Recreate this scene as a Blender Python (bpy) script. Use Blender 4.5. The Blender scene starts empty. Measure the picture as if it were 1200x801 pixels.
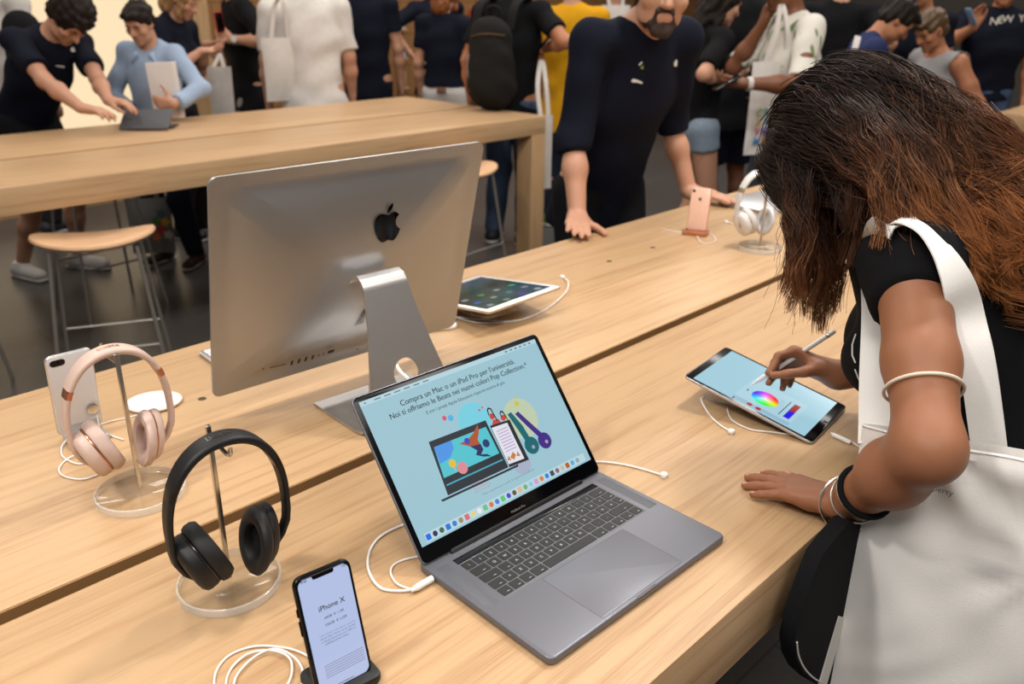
import bpy, bmesh, math, random
import numpy as np
from mathutils import Vector, Matrix
random.seed(7); np.random.seed(7)
PI = math.pi
SC = bpy.context.scene
COL = SC.collection

# ------------------------------------------------------------------ camera numbers (image 1200 x 801)
FPX, PITCH, ROLL, TD, CAMZ, TZ = 999.519, .3911303, .0116590, .8002557, 1.6214, .92
def _cam():
    f0 = np.array([math.sin(TD), math.cos(TD), 0]); r0 = np.array([math.cos(TD), -math.sin(TD), 0]); u0 = np.array([0, 0, 1.])
    fw = f0*math.cos(PITCH)-u0*math.sin(PITCH); up = f0*math.sin(PITCH)+u0*math.cos(PITCH)
    return r0*math.cos(ROLL)+up*math.sin(ROLL), -r0*math.sin(ROLL)+up*math.cos(ROLL), fw
CR, CU, CF = _cam()
HF = np.array([math.sin(TD), math.cos(TD), 0.])
CO = np.array([0, 0, CAMZ])
def ray(x, y): return CF+CR*(x-600)/FPX-CU*(y-400.5)/FPX
def Z(x, y, z=TZ):
    d = ray(x, y); return CO+d*((z-CAMZ)/d[2])
def G(x, y, d):                                   # point seen at a pixel, d metres ahead measured on the floor
    v = ray(x, y); return CO+v*(d/(v@HF))
def D(x, y, d): return CO+ray(x, y)*d

# ------------------------------------------------------------------ materials
def lin(c):
    def f(v):
        v /= 255.
        return v/12.92 if v <= .04045 else ((v+.055)/1.055)**2.4
    return (f(c[0]), f(c[1]), f(c[2]), 1)
MATS = {}
def mat(name, rgb, rough=.5, metal=0., spec=.5, noise=0., nscale=30., emit=0., bump=0., bscale=200., trans=0., ior=1.45, sss=0., sheen=0., stretch=None):
    if name in MATS: return MATS[name]
    m = bpy.data.materials.new(name); m.use_nodes = True
    nt = m.node_tree; b = nt.nodes['Principled BSDF']
    c = lin(rgb)
    b.inputs['Base Color'].default_value = c
    b.inputs['Roughness'].default_value = rough; b.inputs['Metallic'].default_value = metal
    b.inputs['Specular IOR Level'].default_value = spec; b.inputs['IOR'].default_value = ior
    b.inputs['Transmission Weight'].default_value = trans
    if sheen: b.inputs['Sheen Weight'].default_value = sheen
    if sss:
        b.inputs['Subsurface Weight'].default_value = sss
        b.inputs['Subsurface Radius'].default_value = (.012, .005, .003); b.inputs['Subsurface Scale'].default_value = .6
    if emit:
        b.inputs['Emission Color'].default_value = c; b.inputs['Emission Strength'].default_value = emit
    if noise or bump:
        tc = nt.nodes.new('ShaderNodeTexCoord'); mp = nt.nodes.new('ShaderNodeMapping')
        nt.links.new(tc.outputs['Object'], mp.inputs['Vector'])
        if stretch: mp.inputs['Scale'].default_value = stretch
    if noise:
        n = nt.nodes.new('ShaderNodeTexNoise'); n.inputs['Scale'].default_value = nscale; n.inputs['Detail'].default_value = 4
        nt.links.new(mp.outputs['Vector'], n.inputs['Vector'])
        mx = nt.nodes.new('ShaderNodeMix'); mx.data_type = 'RGBA'
        mx.inputs[6].default_value = tuple(v*(1-noise) for v in c[:3])+(1,)
        mx.inputs[7].default_value = tuple(min(1, v*(1+noise)) for v in c[:3])+(1,)
        nt.links.new(n.outputs['Fac'], mx.inputs[0]); nt.links.new(mx.outputs[2], b.inputs['Base Color'])
        if emit: nt.links.new(mx.outputs[2], b.inputs['Emission Color'])
    if bump:
        n2 = nt.nodes.new('ShaderNodeTexNoise'); n2.inputs['Scale'].default_value = bscale; n2.inputs['Detail'].default_value = 3
        nt.links.new(mp.outputs['Vector'], n2.inputs['Vector'])
        bp = nt.nodes.new('ShaderNodeBump'); bp.inputs['Strength'].default_value = bump; bp.inputs['Distance'].default_value = .004
        nt.links.new(n2.outputs['Fac'], bp.inputs['Height']); nt.links.new(bp.outputs['Normal'], b.inputs['Normal'])
    MATS[name] = m
    return m
def wood_mat(name, dark, light, along=0, rough=.42):
    m = bpy.data.materials.new(name); m.use_nodes = True
    nt = m.node_tree; b = nt.nodes['Principled BSDF']; L = nt.links
    tc = nt.nodes.new('ShaderNodeTexCoord')
    def noise(scale, stretch, detail, dist=0.):
        mp = nt.nodes.new('ShaderNodeMapping'); s = [stretch, stretch, stretch]; s[along] = 1
        mp.inputs['Scale'].default_value = s
        L.new(tc.outputs['Object'], mp.inputs['Vector'])
        n = nt.nodes.new('ShaderNodeTexNoise'); n.inputs['Scale'].default_value = scale; n.inputs['Detail'].default_value = detail
        n.inputs['Distortion'].default_value = dist
        L.new(mp.outputs['Vector'], n.inputs['Vector']); return n
    a = noise(2.2, 26, 5, .5); p = noise(10, 75, 4); q = noise(.9, 4, 2)
    ad = nt.nodes.new('ShaderNodeMath'); ad.operation = 'MULTIPLY_ADD'; ad.inputs[1].default_value = .75
    L.new(p.outputs['Fac'], ad.inputs[0]); L.new(a.outputs['Fac'], ad.inputs[2])
    ad2 = nt.nodes.new('ShaderNodeMath'); ad2.operation = 'MULTIPLY_ADD'; ad2.inputs[1].default_value = .2
    L.new(q.outputs['Fac'], ad2.inputs[0]); L.new(ad.outputs[0], ad2.inputs[2])
    r = nt.nodes.new('ShaderNodeValToRGB')
    r.color_ramp.elements[0].position = .66; r.color_ramp.elements[0].color = lin(dark)
    r.color_ramp.elements[1].position = 1.0; r.color_ramp.elements[1].color = lin(light)
    L.new(ad2.outputs[0], r.inputs['Fac']); L.new(r.outputs['Color'], b.inputs['Base Color'])
    b.inputs['Roughness'].default_value = rough; b.inputs['Specular IOR Level'].default_value = .35
    bp = nt.nodes.new('ShaderNodeBump'); bp.inputs['Strength'].default_value = .08; bp.inputs['Distance'].default_value = .002
    L.new(p.outputs['Fac'], bp.inputs['Height']); L.new(bp.outputs['Normal'], b.inputs['Normal'])
    MATS[name] = m
    return m
def emat(name, rgb, strength=1.):
    if name in MATS: return MATS[name]
    m = bpy.data.materials.new(name); m.use_nodes = True
    b = m.node_tree.nodes['Principled BSDF']
    b.inputs['Base Color'].default_value = (.01, .01, .01, 1); b.inputs['Roughness'].default_value = .12
    b.inputs['Emission Color'].default_value = lin(rgb); b.inputs['Emission Strength'].default_value = strength
    MATS[name] = m
    return m

OAK = wood_mat('oak', (164, 125, 88), (191, 157, 118), 0)
OAKV = wood_mat('oak_upright', (164, 125, 88), (189, 155, 115), 2)
WALLWOOD = wood_mat('wall_oak', (120, 84, 50), (150, 108, 66), 2, .55)
ALU = mat('aluminium', (200, 200, 202), .34, .85)
STEEL = mat('steel', (205, 200, 192), .22, 1.)
BLACKGLASS = mat('black_glass', (6, 6, 8), .14, spec=.3)
BLACKP = mat('black_plastic', (16, 16, 17), .45, bump=.05, bscale=900)
WHITEP = mat('white_plastic', (235, 234, 230), .35)
CABLE = mat('cable_white', (232, 230, 226), .45)
def clear_mat():
    m = bpy.data.materials.new('acrylic'); m.use_nodes = True; nt = m.node_tree; L = nt.links
    for n in list(nt.nodes): nt.nodes.remove(n)
    out = nt.nodes.new('ShaderNodeOutputMaterial'); tr = nt.nodes.new('ShaderNodeBsdfTransparent'); tr.inputs[0].default_value = (.975, .98, .98, 1)
    gl = nt.nodes.new('ShaderNodeBsdfGlossy'); gl.inputs['Roughness'].default_value = .07; gl.inputs['Color'].default_value = (1, 1, 1, 1)
    lw = nt.nodes.new('ShaderNodeLayerWeight'); pw = nt.nodes.new('ShaderNodeMath'); pw.operation = 'POWER'; pw.inputs[1].default_value = 4.; ma = nt.nodes.new('ShaderNodeMath'); ma.operation = 'MULTIPLY_ADD'; ma.inputs[1].default_value = .6; ma.inputs[2].default_value = .014; mx = nt.nodes.new('ShaderNodeMixShader')
    L.new(lw.outputs['Facing'], pw.inputs[0]); L.new(pw.outputs[0], ma.inputs[0]); L.new(ma.outputs[0], mx.inputs[0]); L.new(tr.outputs[0], mx.inputs[1]); L.new(gl.outputs[0], mx.inputs[2]); L.new(mx.outputs[0], out.inputs['Surface'])
    MATS['acrylic'] = m; return m
ACRYL = clear_mat()
ACRIM = ACRYL.copy(); ACRIM.name = 'acrylic_rim_glint'
def _rim():
    nt = ACRIM.node_tree; L = nt.links; out = [n for n in nt.nodes if n.type == 'OUTPUT_MATERIAL'][0]; src = out.inputs['Surface'].links[0].from_socket
    df = nt.nodes.new('ShaderNodeBsdfPrincipled'); df.inputs['Base Color'].default_value = lin((246, 246, 244)); df.inputs['Roughness'].default_value = .08  # white mixed into the rim paints the bright glints along its edge
    m2 = nt.nodes.new('ShaderNodeMixShader'); m2.inputs[0].default_value = .36; L.new(src, m2.inputs[1]); L.new(df.outputs[0], m2.inputs[2]); L.new(m2.outputs[0], out.inputs['Surface'])
_rim()

# ------------------------------------------------------------------ object helpers
def obj(name, bm, m, parent=None, smooth=True, ang=40):
    if isinstance(bm, bmesh.types.BMesh):
        me = bpy.data.meshes.new(name)
        bmesh.ops.recalc_face_normals(bm, faces=bm.faces)
        bm.to_mesh(me); bm.free()
    else: me = bm
    for p in me.polygons: p.use_smooth = smooth
    if smooth and ang: me.set_sharp_from_angle(angle=math.radians(ang))
    me.materials.clear(); me.materials.append(m)
    o = bpy.data.objects.new(name, me); COL.objects.link(o)
    if parent: o.parent = parent
    return o
def tag(o, label, cat, group=None, kind=None):
    o['label'] = label; o['category'] = cat
    if group: o['group'] = group
    if kind: o['kind'] = kind
    return o
def thing(name, label, cat, loc=(0, 0, 0), rotz=0., group=None):
    o = bpy.data.objects.new(name, None); COL.objects.link(o); o.empty_display_size = .05
    o.location = Vector([float(v) for v in loc]); o.rotation_euler = (0, 0, rotz)
    return tag(o, label, cat, group)
def struct(name, bm, m, parent=None, smooth=False):
    o = obj(name, bm, m, parent, smooth); o['kind'] = 'structure'; return o
def copy_tree(o, parent=None, **props):
    c = o.copy(); COL.objects.link(c); c.parent = parent
    for k, v in props.items(): c[k] = v
    for ch in list(o.children): copy_tree(ch, c)
    return c
def B(): return bmesh.new()
def faces(bm, verts, fs, M=None):
    vs = [bm.verts.new(M @ Vector(v) if M else Vector(v)) for v in verts]
    for f in fs:
        try: bm.faces.new([vs[i] for i in f])
        except ValueError: pass
    return vs
def box(bm, x0, x1, y0, y1, z0, z1, M=None):
    v = [(x, y, z) for z in (z0, z1) for y in (y0, y1) for x in (x0, x1)]
    faces(bm, v, [(0, 2, 3, 1), (4, 5, 7, 6), (0, 1, 5, 4), (2, 6, 7, 3), (0, 4, 6, 2), (1, 3, 7, 5)], M)
    return bm
def rr(w, h, r, n=6, cx=0., cy=0.):
    r = max(1e-5, min(r, w/2-1e-6, h/2-1e-6)); out = []
    for sx, sy, a0 in ((1, 1, 0), (-1, 1, PI/2), (-1, -1, PI), (1, -1, 1.5*PI)):
        for i in range(n+1):
            a = a0+PI/2*i/n
            out.append((cx+sx*(w/2-r)+r*math.cos(a), cy+sy*(h/2-r)+r*math.sin(a)))
    return out
def rings(bm, rgs, M=None, cap0=True, cap1=True, closed=True):
    V = [[bm.verts.new(M @ Vector(p) if M else Vector(p)) for p in rg] for rg in rgs]
    n = len(rgs[0])
    for a, b in zip(V, V[1:]):
        for i in range(n if closed else n-1):
            j = (i+1) % n
            bm.faces.new((a[i], a[j], b[j], b[i]))
    if cap0: bm.faces.new(V[0][::-1])
    if cap1: bm.faces.new(V[-1])
    return bm
def slab(bm, w, d, r, z0, z1, b=.001, cx=0., cy=0., M=None, n=6, bs=2):
    rg = []
    def ring(ins, z): rg.append([(x, y, z) for x, y in rr(w-2*ins, d-2*ins, r-ins, n, cx, cy)])
    for i in range(bs+1):
        a = PI/2*i/bs; ring(b*(1-math.sin(a)), z0+b*(1-math.cos(a)))
    for i in range(bs+1):
        a = PI/2*i/bs; ring(b*(1-math.cos(a)), z1-b+b*math.sin(a))
    return rings(bm, rg, M)
def plate(bm, outline, z, M=None):
    vs = [bm.verts.new(M @ Vector((x, y, z)) if M else Vector((x, y, z))) for x, y in outline]
    bm.faces.new(vs); return bm
def extr(bm, outline, z0, z1, M=None):
    return rings(bm, [[(x, y, z0) for x, y in outline], [(x, y, z1) for x, y in outline]], M)
def frame_of(d, up=(0, 0, 1)):
    d = Vector(d).normalized(); u = Vector(up)
    if abs(d.dot(u)) > .98: u = Vector((1, 0, 0)) if abs(d.x) < .9 else Vector((0, 1, 0))
    s = d.cross(u).normalized(); return s, s.cross(d).normalized(), d
def tube(bm, pts, r, n=8, caps=True, closed=False):
    pts = [Vector([float(c) for c in p]) for p in pts]; N = len(pts)
    rs = r if isinstance(r, (list, tuple)) else [r]*N
    rg = []; s = None
    for i, p in enumerate(pts):
        t = (pts[(i+1) % N]-pts[i-1]) if closed else (pts[min(i+1, N-1)]-pts[max(i-1, 0)])
        t = t.normalized() if t.length > 1e-9 else Vector((0, 0, 1))
        if s is None: s = frame_of(t)[0]
        s = (s-t*s.dot(t)); s = s.normalized() if s.length > 1e-6 else frame_of(t)[0]
        u = s.cross(t)
        rg.append([p+s*rs[i]*math.cos(2*PI*k/n)+u*rs[i]*math.sin(2*PI*k/n) for k in range(n)])
    if closed: rg.append(rg[0]); return rings(bm, rg, None, False, False)
    return rings(bm, rg, None, caps, caps)
def smooth_path(pts, k=8):
    P = [Vector([float(c) for c in p]) for p in pts]; out = []
    for i in range(len(P)-1):
        a, b, c, d = P[max(i-1, 0)], P[i], P[i+1], P[min(i+2, len(P)-1)]
        for j in range(k):
            t = j/k
            out.append(.5*((2*b)+(c-a)*t+(2*a-5*b+4*c-d)*t*t+(-a+3*b-3*c+d)*t**3))
    out.append(P[-1]); return out
def lathe(bm, prof, n=32, M=None, sx=1., sy=1.):
    rg = [[(max(r, 1e-5)*sx*math.cos(2*PI*k/n), max(r, 1e-5)*sy*math.sin(2*PI*k/n), z) for k in range(n)] for r, z in prof]
    return rings(bm, rg, M)
def ball(bm, c, r, n=12, M=None, sz=(1, 1, 1)):
    T = Matrix.Translation(Vector([float(v) for v in c])) @ Matrix.Diagonal((*[r*s for s in sz], 1))
    bmesh.ops.create_uvsphere(bm, u_segments=n, v_segments=max(6, n//2), radius=1, matrix=(M @ T) if M else T); return bm
def ribbon(bm, pts, wd, width, th=.002):
    """flat strap along pts; wd = width direction(s)"""
    pts = [Vector([float(c) for c in p]) for p in pts]; N = len(pts); rg = []
    for i, p in enumerate(pts):
        t = (pts[min(i+1, N-1)]-pts[max(i-1, 0)]).normalized()
        w = Vector([float(c) for c in (wd[i] if isinstance(wd[0], (list, tuple, Vector, np.ndarray)) else wd)])
        w = (w-t*w.dot(t)).normalized(); nn = t.cross(w)
        hw = (width[i] if isinstance(width, (list, tuple)) else width)/2
        rg.append([p+w*hw+nn*th/2, p-w*hw+nn*th/2, p-w*hw-nn*th/2, p+w*hw-nn*th/2])
    return rings(bm, rg)
def text(bm, s, x, y, width=None, height=None, M=None, align='L', z=0., depth=0., bold=0., size=1.):
    cu = bpy.data.curves.new('t', 'FONT'); cu.body = s; cu.offset = bold; cu.resolution_u = 3; cu.size = size
    o = bpy.data.objects.new('t', cu); COL.objects.link(o)
    bpy.context.view_layer.update()
    me = bpy.data.meshes.new_from_object(o.evaluated_get(bpy.context.evaluated_depsgraph_get()))
    co = [v.co.copy() for v in me.vertices]; fs = [tuple(p.vertices) for p in me.polygons]
    bpy.data.objects.remove(o); bpy.data.curves.remove(cu); bpy.data.meshes.remove(me)
    if not co: return bm
    x0 = min(c.x for c in co); x1 = max(c.x for c in co)
    k = (width/(x1-x0)) if width else (height/.73)
    kx = k; ky = (height/.73) if (width and height) else k
    w = (x1-x0)*kx; ox = x-(w/2 if align == 'C' else w if align == 'R' else 0)
    faces(bm, [((c.x-x0)*kx+ox, c.y*ky+y, z) for c in co], fs, M)
    return bm
def apple_outline(n=10):
    """bitten-apple body and leaf, unit height about 1, centred"""
    def bez(p0, p1, p2, p3, k):
        return [tuple(p0[i]*(1-t)**3+3*p1[i]*t*(1-t)**2+3*p2[i]*t*t*(1-t)+p3[i]*t**3 for i in (0, 1)) for t in [j/k for j in range(k)]]
    body = []
    body += bez((0, .24), (-.10, .28), (-.16, .30), (-.22, .30), n)
    body += bez((-.22, .30), (-.40, .29), (-.44, .10), (-.43, -.02), n)
    body += bez((-.43, -.02), (-.41, -.26), (-.28, -.48), (-.17, -.50), n)
    body += bez((-.17, -.50), (-.09, -.50), (-.06, -.455), (0, -.455), n)
    body += bez((0, -.455), (.06, -.455), (.09, -.50), (.17, -.50), n)
    body += bez((.17, -.50), (.27, -.48), (.36, -.32), (.40, -.20), n)
    body += bez((.40, -.20), (.22, -.12), (.20, .10), (.36, .20), n)
    body += bez((.36, .20), (.30, .28), (.24, .30), (.19, .30), n)
    body += bez((.19, .30), (.12, .30), (.08, .24), (0, .24), n)
    leaf = bez((-.02, .30), (-.02, .42), (.08, .52), (.18, .54), n)+bez((.18, .54), (.19, .42), (.10, .32), (-.02, .30), n)
    return body, leaf
def local_frame(o, x, y, z): 
    M = Matrix.Identity(4)
    for i, v in enumerate((x, y, z)):
        v = Vector(v).normalized()
        for j in range(3): M[j][i] = v[j]
    M.translation = Vector([float(c) for c in o]); return M
# ================================================================== ROOM
def tile_mat():
    m = bpy.data.materials.new('stone_tiles'); m.use_nodes = True; nt = m.node_tree; b = nt.nodes['Principled BSDF']; L = nt.links
    tc = nt.nodes.new('ShaderNodeTexCoord')
    br = nt.nodes.new('ShaderNodeTexBrick'); br.offset = .5; br.inputs['Scale'].default_value = 1.
    br.inputs['Brick Width'].default_value = 1.2; br.inputs['Row Height'].default_value = .75; br.inputs['Mortar Size'].default_value = .003
    br.inputs['Color1'].default_value = lin((88, 85, 84)); br.inputs['Color2'].default_value = lin((94, 91, 89)); br.inputs['Mortar'].default_value = lin((62, 60, 58))
    L.new(tc.outputs['Object'], br.inputs['Vector'])
    n = nt.nodes.new('ShaderNodeTexNoise'); n.inputs['Scale'].default_value = 60; n.inputs['Detail'].default_value = 6
    L.new(tc.outputs['Object'], n.inputs['Vector'])
    mx = nt.nodes.new('ShaderNodeMix'); mx.data_type = 'RGBA'; mx.blend_type = 'MULTIPLY'; mx.inputs[0].default_value = .45
    L.new(br.outputs['Color'], mx.inputs[6]); L.new(n.outputs['Color'], mx.inputs[7]); L.new(mx.outputs[2], b.inputs['Base Color'])
    b.inputs['Roughness'].default_value = .34; b.inputs['Specular IOR Level'].default_value = .42
    return m
bm = B(); box(bm, -3, 13.2, -3, 7.4, -.1, 0); struct('floor', bm, tile_mat())
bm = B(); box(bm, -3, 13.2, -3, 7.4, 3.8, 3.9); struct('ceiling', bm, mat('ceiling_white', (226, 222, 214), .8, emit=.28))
WY = 7.2
def panel_wall_mat():
    m = WALLWOOD.copy(); m.name = 'wall_oak_panels'; nt = m.node_tree; L = nt.links; b = nt.nodes['Principled BSDF']
    tc = nt.nodes.new('ShaderNodeTexCoord'); mp = nt.nodes.new('ShaderNodeMapping'); mp.inputs['Rotation'].default_value = (PI/2, 0, 0)
    L.new(tc.outputs['Object'], mp.inputs['Vector'])
    br = nt.nodes.new('ShaderNodeTexBrick'); br.offset = 0; br.inputs['Scale'].default_value = 1
    br.inputs['Brick Width'].default_value = .34; br.inputs['Row Height'].default_value = .30; br.inputs['Mortar Size'].default_value = .004
    br.inputs['Color1'].default_value = (1, 1, 1, 1); br.inputs['Color2'].default_value = (.93, .93, .93, 1); br.inputs['Mortar'].default_value = (.45, .42, .4, 1)
    L.new(mp.outputs['Vector'], br.inputs['Vector'])
    src = b.inputs['Base Color'].links[0].from_socket
    mx = nt.nodes.new('ShaderNodeMix'); mx.data_type = 'RGBA'; mx.blend_type = 'MULTIPLY'; mx.inputs[0].default_value = 1
    L.new(src, mx.inputs[6]); L.new(br.outputs['Color'], mx.inputs[7]); L.new(mx.outputs[2], b.inputs['Base Color'])
    return m
bm = B(); box(bm, 0, 13.2, WY, WY+.2, 0, 3.8); struct('wall_back', bm, panel_wall_mat())
bm = B(); box(bm, 13, 13.2, -3, WY, 0, 3.8); struct('wall_right', bm, mat('wall_grey', (96, 91, 85), .8, noise=.1, nscale=2))
# light wall: a big backlit display box framed in oak, on the oak wall
t = thing('light_box', 'large glowing cream light box framed in pale oak on the wood wall', 'display', (2.3, WY-.1, 0))
bm = B(); box(bm, -.98, 1.05, -.02, .1, .35, 1.53); obj('diffuser', bm, emat('cream_glow', (255, 228, 186), 1.05), t, False)
for z0, z1 in ((1.53, 1.68), (0, .35)):
    bm = B(); box(bm, -1.1, 1.05, -.06, .1, z0, z1); obj('rail', bm, OAK, t, False)
bm = B(); box(bm, -1.1, -.98, -.06, .1, .35, 1.53); obj('stile', bm, OAKV, t, False)
bm = B(); box(bm, 1.05, 1.30, -.10, .1, 0, 1.9); obj('stile', bm, OAKV, t, False)

# ================================================================== TABLES
def table(name, label, x0, x1, y0, y1, legs=True, gap=(.599, .626)):
    t = thing(name, label, 'table', ((x0+x1)/2, (y0+y1)/2, 0), 0, None)
    ox, oy = (x0+x1)/2, (y0+y1)/2; w = x1-x0; gy0, gy1 = y0+gap[0]-oy, y0+gap[1]-oy
    bm = B(); slab(bm, w, gy0-(y0-oy), .003, TZ-.105, TZ, .0015, 0, (gy0+y0-oy)/2); obj('front_plank', bm, OAK, t)
    bm = B(); slab(bm, w, (y1-oy)-gy1, .003, TZ-.105, TZ, .0015, 0, (gy1+y1-oy)/2); obj('back_plank', bm, OAK, t)
    bm = B(); uo = [(gy0-.001, TZ-.10), (gy1+.001, TZ-.10), (gy1+.001, TZ-.0015), (gy1-.0025, TZ-.0015), (gy1-.0025, TZ-.07), (gy0+.0025, TZ-.07), (gy0+.0025, TZ-.0015), (gy0-.001, TZ-.0015)]  # brown U liner added between the planks, its colour standing in for gap shade
    rings(bm, [[(x_, a_, b_) for a_, b_ in uo] for x_ in (-w/2+.002, w/2-.002)]); obj('gap_shade_liner', bm, mat('gap_shade_brown', (146, 108, 66), .7), t, False)
    for sx in (-1, 1):
        for sy in (-1, 1):
            bm = B(); slab(bm, .12, .125, .003, 0, TZ-.104, .001, sx*(w/2-.06), sy*((y1-y0)/2-.0625)); obj('leg', bm, OAKV, t)
    return t
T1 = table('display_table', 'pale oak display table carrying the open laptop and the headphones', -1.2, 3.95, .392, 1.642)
for px, py in ((237, 467), (714, 306), (765, 290)):
    p = Z(px, py); bm = B(); lathe(bm, [(.0001, TZ+.0004), (.0075, TZ+.0004), (.0085, TZ-.001)], 16, Matrix.Translation((p[0]-1.375, p[1]-1.017, 0)))
    obj('bolt_cap', bm, mat('bolt_bronze', (92, 78, 62), .4, .6), T1)
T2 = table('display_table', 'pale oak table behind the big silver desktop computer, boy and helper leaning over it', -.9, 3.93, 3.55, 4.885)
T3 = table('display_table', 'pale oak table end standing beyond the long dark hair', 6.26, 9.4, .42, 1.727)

# ================================================================== STOOLS
STOOLWOOD = wood_mat('stool_ply', (206, 160, 120), (228, 186, 146), 0)
LEGM = mat('stool_steel', (176, 170, 162), .35, .85)
def stool(label, x, y, rz, grp='wood-seated bar stools at the far table'):
    t = thing('bar_stool', label, 'stool', (x, y, 0), rz, grp)
    bm = B(); rg = []
    for k, (s, dz) in enumerate(((.80, -.024), (.95, -.018), (1, -.006), (.985, .004), (.9, .008), (.5, .008), (.02, .008))):
        ring = []
        for i in range(40):
            a = 2*PI*i/40; cx = math.copysign(abs(math.cos(a))**.75, math.cos(a)); sy = math.copysign(abs(math.sin(a))**.85, math.sin(a))
            x_, y_ = .23*cx*s, .165*sy*s
            ring.append((x_, y_, .682+dz+.035*(x_/.23)**2-.012*(y_/.165)))
        rg.append(ring)
    rings(bm, rg); obj('seat', bm, STOOLWOOD, t)
    for sx in (-1, 1):
        for sy in (-1, 1):
            bm = B(); tube(bm, [(sx*.155, sy*.10, .672), (sx*.215, sy*.185, .0)], .008, 8); obj('leg', bm, LEGM, t)
    for sy in (-1, 1):
        bm = B(); q = .27/.672; tube(bm, [(-.215+.06*q, sy*(.185-.085*q), .27), (.215-.06*q, sy*(.185-.085*q), .27)], .006, 8); obj('footrest', bm, LEGM, t)
    return t
S0 = stool('wooden bar stool seen whole, wire legs, under the near edge of the far table', 1.2, 3.49, math.radians(-25))
def stool_copy(label, x, y, rz):
    c = copy_tree(S0, None, label=label); c.location = (x, y, 0); c.rotation_euler = (0, 0, rz)
stool_copy('wooden stool half hidden behind the edge of the silver desktop computer', 3.18, 3.5, .1)
stool_copy('stool at the frame edge of which only wire footrests show', .66, 4.1, .3)
stool_copy('stool on the far side behind the whole stool, in front of bare legs', 1.62, 4.62, .1)
stool_copy('stool on the far side between dark jeans and the computer', 2.55, 4.72, -.2)

# ================================================================== LAPTOP
GREY = mat('space_grey', (114, 115, 122), .38, .55, noise=.02, nscale=3)
GREYL = mat('space_grey_pad', (119, 120, 127), .42, .5)
KEYM = mat('key_black', (30, 30, 31), .5)
KEYT = mat('key_legend', (205, 205, 205), .5)
LT = thing('laptop', 'open space-grey laptop with a shopping page on its screen', 'laptop', (.7407, .4777, TZ), math.radians(-1.75))
W = .3493
bm = B(); slab(bm, W, .2407, .011, .0006, .0118, .003, 0, .12035, n=8, bs=4); base = obj('base', bm, GREY, LT)
bm = B(); slab(bm, .0400, .004, .001, .0085, .01185, .0005, 0, .0019); obj('thumb_notch', bm, mat('notch_grey', (96, 94, 98), .4, .5), base)
bm = B(); slab(bm, .1610, .1010, .003, .0110, .01186, .0002, 0, .0565); tp = obj('trackpad', bm, mat('pad_gap', (84, 82, 85), .5), LT)
bm = B(); slab(bm, .1594, .0994, .0025, .0110, .01194, .0002, 0, .0565); obj('touch_surface', bm, GREYL, tp)
for sx in (-1, 1):
    bm = B(); slab(bm, .0185, .102, .002, .011, .01184, .0001, sx*.157, .163); obj('speaker_grille', bm, mat('grille_grey', (106, 107, 113), .5, .5, bump=.4, bscale=1500), base)
bm = B(); slab(bm, .2800, .1035, .003, .0100, .01188, .0002, 0, .1633); kb = obj('keyboard', bm, mat('key_bed', (104, 105, 110), .5, .3), LT)
bm = B(); slab(bm, .2770, .0125, .001, .0110, .01205, .0002, 0, .2070); obj('touch_bar', bm, mat('touchbar_black', (22, 22, 24), .15), kb)
rows = [[1]*13+[1.5], [1.5]+[1]*12+[1], [1.75]+[1]*12+[.75], [1.25]+[1]*11+[2.25], [1, 1, 1, 1.25, 5, 1.25, 1, 1, 1, 1]]
legs = ['\\1234567890\'ì ', ' QWERTYUIOPè+ ', '  ASDFGHJKLòà ', ' <ZXCVBNM,.-  ', '          ']
bmL = B()
for r, row in enumerate(rows):
    u = .277/sum(row); y1 = .2000-.0172*r; x = -.1385
    for k, wdt in enumerate(row):
        wk = wdt*u; hgt = .0150
        if r == 4 and k in (8,): pass
        bm = B(); slab(bm, wk-.0024, hgt, .0015, .0112, .0127, .0003, x+wk/2, y1-.0086, n=2, bs=1)
        obj('key', bm, KEYM, kb)
        ch = legs[r][k] if k < len(legs[r]) else ' '
        if ch != ' ': text(bmL, ch, x+wk/2, y1-.0110, None, .0042, None, 'C', .01278)
        elif wdt < 4: faces(bmL, [(x+wk*.62-.002, y1-.0125, .01278), (x+wk*.62+.002, y1-.0125, .01278), (x+wk*.62+.002, y1-.0118, .01278), (x+wk*.62-.002, y1-.0118, .01278)], [(0, 1, 2, 3)])
        x += wk
obj('key_legends', bmL, KEYT, kb, False)
# lid: local frame lying in its own plane, x right, y up the screen, z out of the glass
TILT = math.radians(38.2)
LM = local_frame((0, .2262, .0122), (1, 0, 0), (0, math.sin(TILT), math.cos(TILT)), (0, -math.cos(TILT), math.sin(TILT)))
bm = B(); slab(bm, W, .2385, .0095, -.0052, -.0008, .0014, 0, .1205, LM, n=8, bs=3); lid = obj('lid', bm, GREY, LT)
bm = B(); slab(bm, W-.003, .2355, .0085, -.0009, 0, .0003, 0, .1205, LM, n=8); obj('bezel', bm, BLACKGLASS, lid)
bm = B(); slab(bm, .26, .011, .0045, -.0042, .0018, .002, 0, -.0005, LM); obj('hinge', bm, BLACKP, LT)
SW, SH, SB = .3312, .2070, .0240
def S(u, v): return ((u-.5)*SW, SB+v*SH)
def scr_part(name, polys, rgb, lay, strength=1., parent=None, M=None):
    bm = B()
    for pl in polys: plate(bm, [S(*p) for p in pl], .00008*lay, M or LM)
    return obj(name, bm, emat('px_%d_%d_%d_%d' % (*rgb, int(strength*100)), rgb, strength), parent or disp, False)
disp = None
bm = B(); plate(bm, [S(0, 0), S(1, 0), S(1, 1), S(0, 1)], .0001, LM)
disp = obj('display', bm, emat('screen_blue', (158, 198, 211)), LT, False)
def sq(u0, u1, v0, v1): return [(u0, v0), (u1, v0), (u1, v1), (u0, v1)]
def el(u, v, ru, n=24, asp=1.6): return [(u+ru*math.cos(2*PI*k/n), v+ru*asp*math.sin(2*PI*k/n)) for k in range(n)]
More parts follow.
